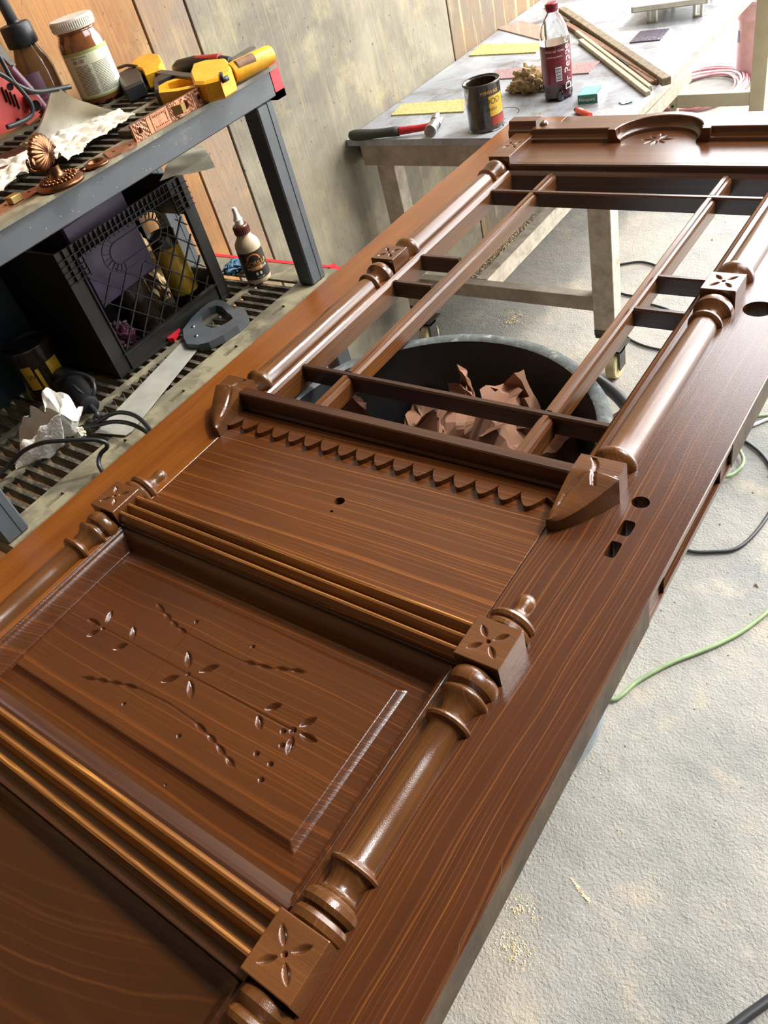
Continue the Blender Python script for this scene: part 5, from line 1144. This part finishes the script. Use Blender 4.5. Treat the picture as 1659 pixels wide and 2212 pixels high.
yl = LY0 + .60 * (LY1 - LY0); mesh_obj('latch', *([(-1.2255, yl - .010, zc - .007), (-1.2255, yl + .010, zc - .007), (-1.2255, yl + .010, zc + .008), (-1.2255, yl - .010, zc + .008), (-1.212, yl + .010, zc - .007), (-1.212, yl + .010, zc + .008), (-1.213, yl + .002, zc - .007), (-1.213, yl + .002, zc + .008)], [(0, 6, 7, 3), (6, 4, 5, 7), (4, 1, 2, 5), (3, 7, 5, 2), (0, 1, 4, 6)]), 'brass', lk)
# knob on its rosette
kc = at(126, 398, UZ + .006); kx, ky = float(kc[0]) - .012, float(kc[1]) + .012
kn = thing('door_knob', (kx, ky, UZ), 'antique bronze shell-shaped door knob standing on its round rosette', 'door knob')
prof = [(.0, .0005), (0, .0385), (.003, .040), (.005, .0392), (.006, .037), (.008, .0355), (.0095, .031), (.0085, .029), (.011, .024), (.013, .016), (.016, .011), (.022, .0095), (.030, .010)]
mesh_obj('rosette', *lathe(prof, (kx, ky, UZ), 'Z', 64), 'bronze', kn, True)
bd = [crumple_blob((kx + .029 * math.cos(a), ky + .029 * math.sin(a), UZ + .008), .0036, .0036, .0032, k, .1, 1., 5) for k, a in enumerate(np.linspace(0, 2 * PI, 26, endpoint=False))] + [crumple_blob((kx + .021 * math.cos(a), ky + .021 * math.sin(a), UZ + .0105), .0028, .0028, .0026, k, .1, 1., 5) for k, a in enumerate(np.linspace(.1, 2 * PI + .1, 18, endpoint=False))]
mesh_obj('beading', *join(*bd), 'bronze', kn, True)
V = []; F = []; na, nb = 150, 22; sc = np.array([kx - .002, ky - .006, UZ + .052])
fx = np.array([.45, .25, -.05]); fx /= np.linalg.norm(fx)          # outward face direction of the shell
uu = np.cross((0, 0, 1), fx); uu /= np.linalg.norm(uu); vv = np.cross(fx, uu)
for i in range(nb + 1):
    th = PI * i / nb
    for j in range(na):
        ph = 2 * PI * j / na; rib = 1 + .07 * abs(math.sin(ph * 11)) * math.sin(th); r_ = .031 * math.sin(th) * rib
        p = sc + uu * r_ * 1.1 * math.cos(ph) + vv * r_ * .85 * math.sin(ph) + fx * .0115 * math.cos(th) * (1 + .12 * abs(math.sin(ph * 11))); V.append(tuple(p))
for i in range(nb):
    for j in range(na): F.append((i * na + j, (i + 1) * na + j, (i + 1) * na + (j + 1) % na, i * na + (j + 1) % na))
mesh_obj('shell', V, F, 'bronze', kn, True)
for s in (1, -1): mesh_obj('scroll', *tube([tuple(sc + uu * s * (.030 + .009 * math.cos(a)) + vv * (-.006 + .009 * math.sin(a)) + fx * (.002 - .008 * (a / 6.))) for a in np.linspace(0, 7.5, 26)], np.linspace(.0045, .0022, 26), 8), 'bronze', kn, True)
ec = at(206, 350, UZ + .006)
es = thing('keyhole_rosette', (float(ec[0]), float(ec[1]), UZ), 'round bronze ring escutcheon beside the door knob', 'escutcheon')
mesh_obj('ring', *lathe([(.001, .010), (.001, .0215), (.003, .0225), (.005, .021), (.004, .019), (.006, .0165), (.008, .0145), (.0065, .0125), (.003, .0118), (.001, .010)], (ec[0], ec[1], UZ), 'Z', 48), 'bronze', es, True)
q = at(178, 366, UZ + .004); mesh_obj('tail', *join(lathe([(.0, .006), (.004, .008), (.006, .004)], (q[0], q[1], UZ), 'Z', 20), lathe([(.0, .004), (.005, .006), (.007, .003)], (at(168, 374, UZ)[0], at(168, 374, UZ)[1], UZ), 'Z', 20)), 'bronze', es, True)
def plate(px, lb, extra=None):
    P = [tuple(at(x, y, UZ + .002)[:2]) for x, y in px]; t = thing('cover_plate', (P[0][0], P[0][1], UZ), lb, 'plate', 'copper coloured cover plates'); mesh_obj('plate', *extrude(P, UZ + .0002, UZ + .0028), 'copper', t)
    if extra:
        for (x, y), s_ in extra:
            c = at(x, y, UZ + .003); mesh_obj('hole', *lathe([(.0029, .0005), (.0030, s_)], (c[0], c[1], UZ), 'Z', 16), 'black', t)
    return t
plate([(222, 330), (262, 312), (300, 300), (296, 312), (262, 330), (236, 342)], 'ornate copper plate lying flat between ring and mortise lock', [((245, 327), .003), ((280, 313), .003)])
pp = plate([(-12, 452), (28, 425), (82, 402), (92, 408), (40, 440), (-12, 470)], 'long copper plate with a small square latch at the left frame edge', [((12, 443), .003), ((62, 414), .003)])
c = at(28, 424, UZ + .012); mesh_obj('latch', *bbox(c[0] - .009, c[0] + .009, c[1] - .010, c[1] + .010, UZ + .003, UZ + .014, .001), 'brass', pp)
# yellow bar clamp
cl = thing('bar_clamp', (-1.33, 1.12, UZ), 'yellow plastic bar clamp with black pads at the end of the upper shelf', 'clamp')
c5 = lambda x, y, z: tuple(at(240 + x / 4.1475, 80 + y / 4.1475, z)[:2])
def taper(px, z0, z1, mat, name):
    """moulded body: outline on its mid height, slightly drawn in above and below"""
    P = np.array([c5(x, y, (z0 + z1) / 2) for x, y in px]); m = P.mean(0); zz = [z0, z0 + .004, z1 - .004, z1]; ks = [.93, 1., 1., .90]
    n = len(P); V = []; F = []
    for z, k in zip(zz, ks): V += [(m[0] + (p[0] - m[0]) * k, m[1] + (p[1] - m[1]) * k, z) for p in P]
    area = sum(P[i][0] * P[(i + 1) % n][1] - P[(i + 1) % n][0] * P[i][1] for i in range(n))
    for a in range(3):
        for i in range(n): q = (a * n + i, a * n + (i + 1) % n, (a + 1) * n + (i + 1) % n, (a + 1) * n + i); F.append(q if area > 0 else q[::-1])
    tr = tessellate_polygon([[Vector((p[0], p[1], 0)) for p in P]])
    for t in tr:
        a_, b_, c_ = P[t[0]], P[t[1]], P[t[2]]; s_ = (b_[0] - a_[0]) * (c_[1] - a_[1]) - (b_[1] - a_[1]) * (c_[0] - a_[0]); t = t if s_ > 0 else t[::-1]
        F.append(tuple(t[::-1])); F.append(tuple(i + 3 * n for i in t))
    mesh_obj(name, V, F, mat, cl)
taper([(735, 400), (760, 320), (870, 285), (1050, 270), (1095, 330), (1105, 400), (1000, 465), (860, 500), (770, 500)], UZ + .001, UZ + .036, 'yellow', 'jaw_body')
_o = [c5(x, y, UZ + .01) for x, y in ((440, 500), (520, 455), (610, 425), (740, 400), (800, 430), (800, 505), (620, 545), (450, 560))]; _i = [c5(x, y, UZ + .01) for x, y in ((470, 508), (530, 475), (620, 445), (735, 425), (775, 445), (775, 485), (620, 520), (480, 530))]
mesh_obj('jaw_arm', *join(extrude(_o, UZ + .001, UZ + .022, [_i]), extrude(_i, UZ + .001, UZ + .010)), 'yellow', cl)
taper([(395, 430), (480, 380), (580, 370), (590, 395), (440, 465), (445, 540), (410, 545)], UZ + .001, UZ + .026, 'blackp', 'pad')
hA = np.array(at(240 + 1080 / 4.1475, 80 + 330 / 4.1475, UZ + .020)); hB = np.array(at(240 + 1432 / 4.1475, 80 + 150 / 4.1475, UZ + .022))
mesh_obj('handle', *tube([hA, hA * .9 + hB * .1, hA * .5 + hB * .5, hA * .08 + hB * .92, hB], [.0165, .0185, .0175, .0165, .0145], 20), 'yellow', cl, 'auto')
mesh_obj('grip_inlay', *tube([hA * .92 + hB * .08 + (.008, 0, .009), hA * .5 + hB * .5 + (.008, 0, .008)], [.010, .010], 14), 'stickd', cl, 'auto')
mesh_obj('trigger', *join(tube([at(478, 175, UZ + .03), at(492, 168, UZ + .03)], .0045, 10), obox(at(478, 162, UZ + .034), at(482, 172, UZ + .034), .006, .01)), 'blackp', cl, True)
mesh_obj('bar', *obox(at(336, 156, UZ + .024), at(425, 167, UZ + .024), .018, .006, .001), 'steel_dk', cl)
taper([(175, 320), (270, 235), (370, 205), (450, 215), (490, 290), (460, 350), (330, 400), (300, 350)], UZ + .001, UZ + .032, 'yellow', 'tail_jaw')
taper([(85, 390), (170, 340), (250, 320), (290, 370), (310, 460), (150, 530), (110, 480)], UZ + .001, UZ + .030, 'blackp', 'pad')
mesh_obj('cord', *tube(spline([at(255, 147, UZ + .03), at(275, 141, UZ + .035), at(300, 144, UZ + .03)], 6), .003, 8), 'steel_dk', cl, True)
# scraper behind the clamp
A = np.array(at(378, 148, UZ + .020)); B = np.array(at(498, 132, UZ + .024)); D = np.array(at(546, 102, UZ + .030))
sc_ = thing('paint_scraper', (float(A[0]), float(A[1]), UZ), 'dark handled scraper with a steel blade behind the yellow clamp', 'scraper')
mesh_obj('handle', *tube([A, A * .9 + B * .1, A * .6 + B * .4, A * .2 + B * .8, B], [.008, .015, .018, .014, .008], 14), 'blackp', sc_, 'auto')
mesh_obj('blade', *obox(B, D, .022, .0025), 'steel', sc_)
mesh_obj('collar', *tube([A * .55 + B * .45 + (0, 0, .006), A * .15 + B * .85 + (0, 0, .006)], [.012, .010], 12), 'redtool', sc_, 'auto')

for o in ALLROOTS:
    if 'wloc' in o: del o['wloc']
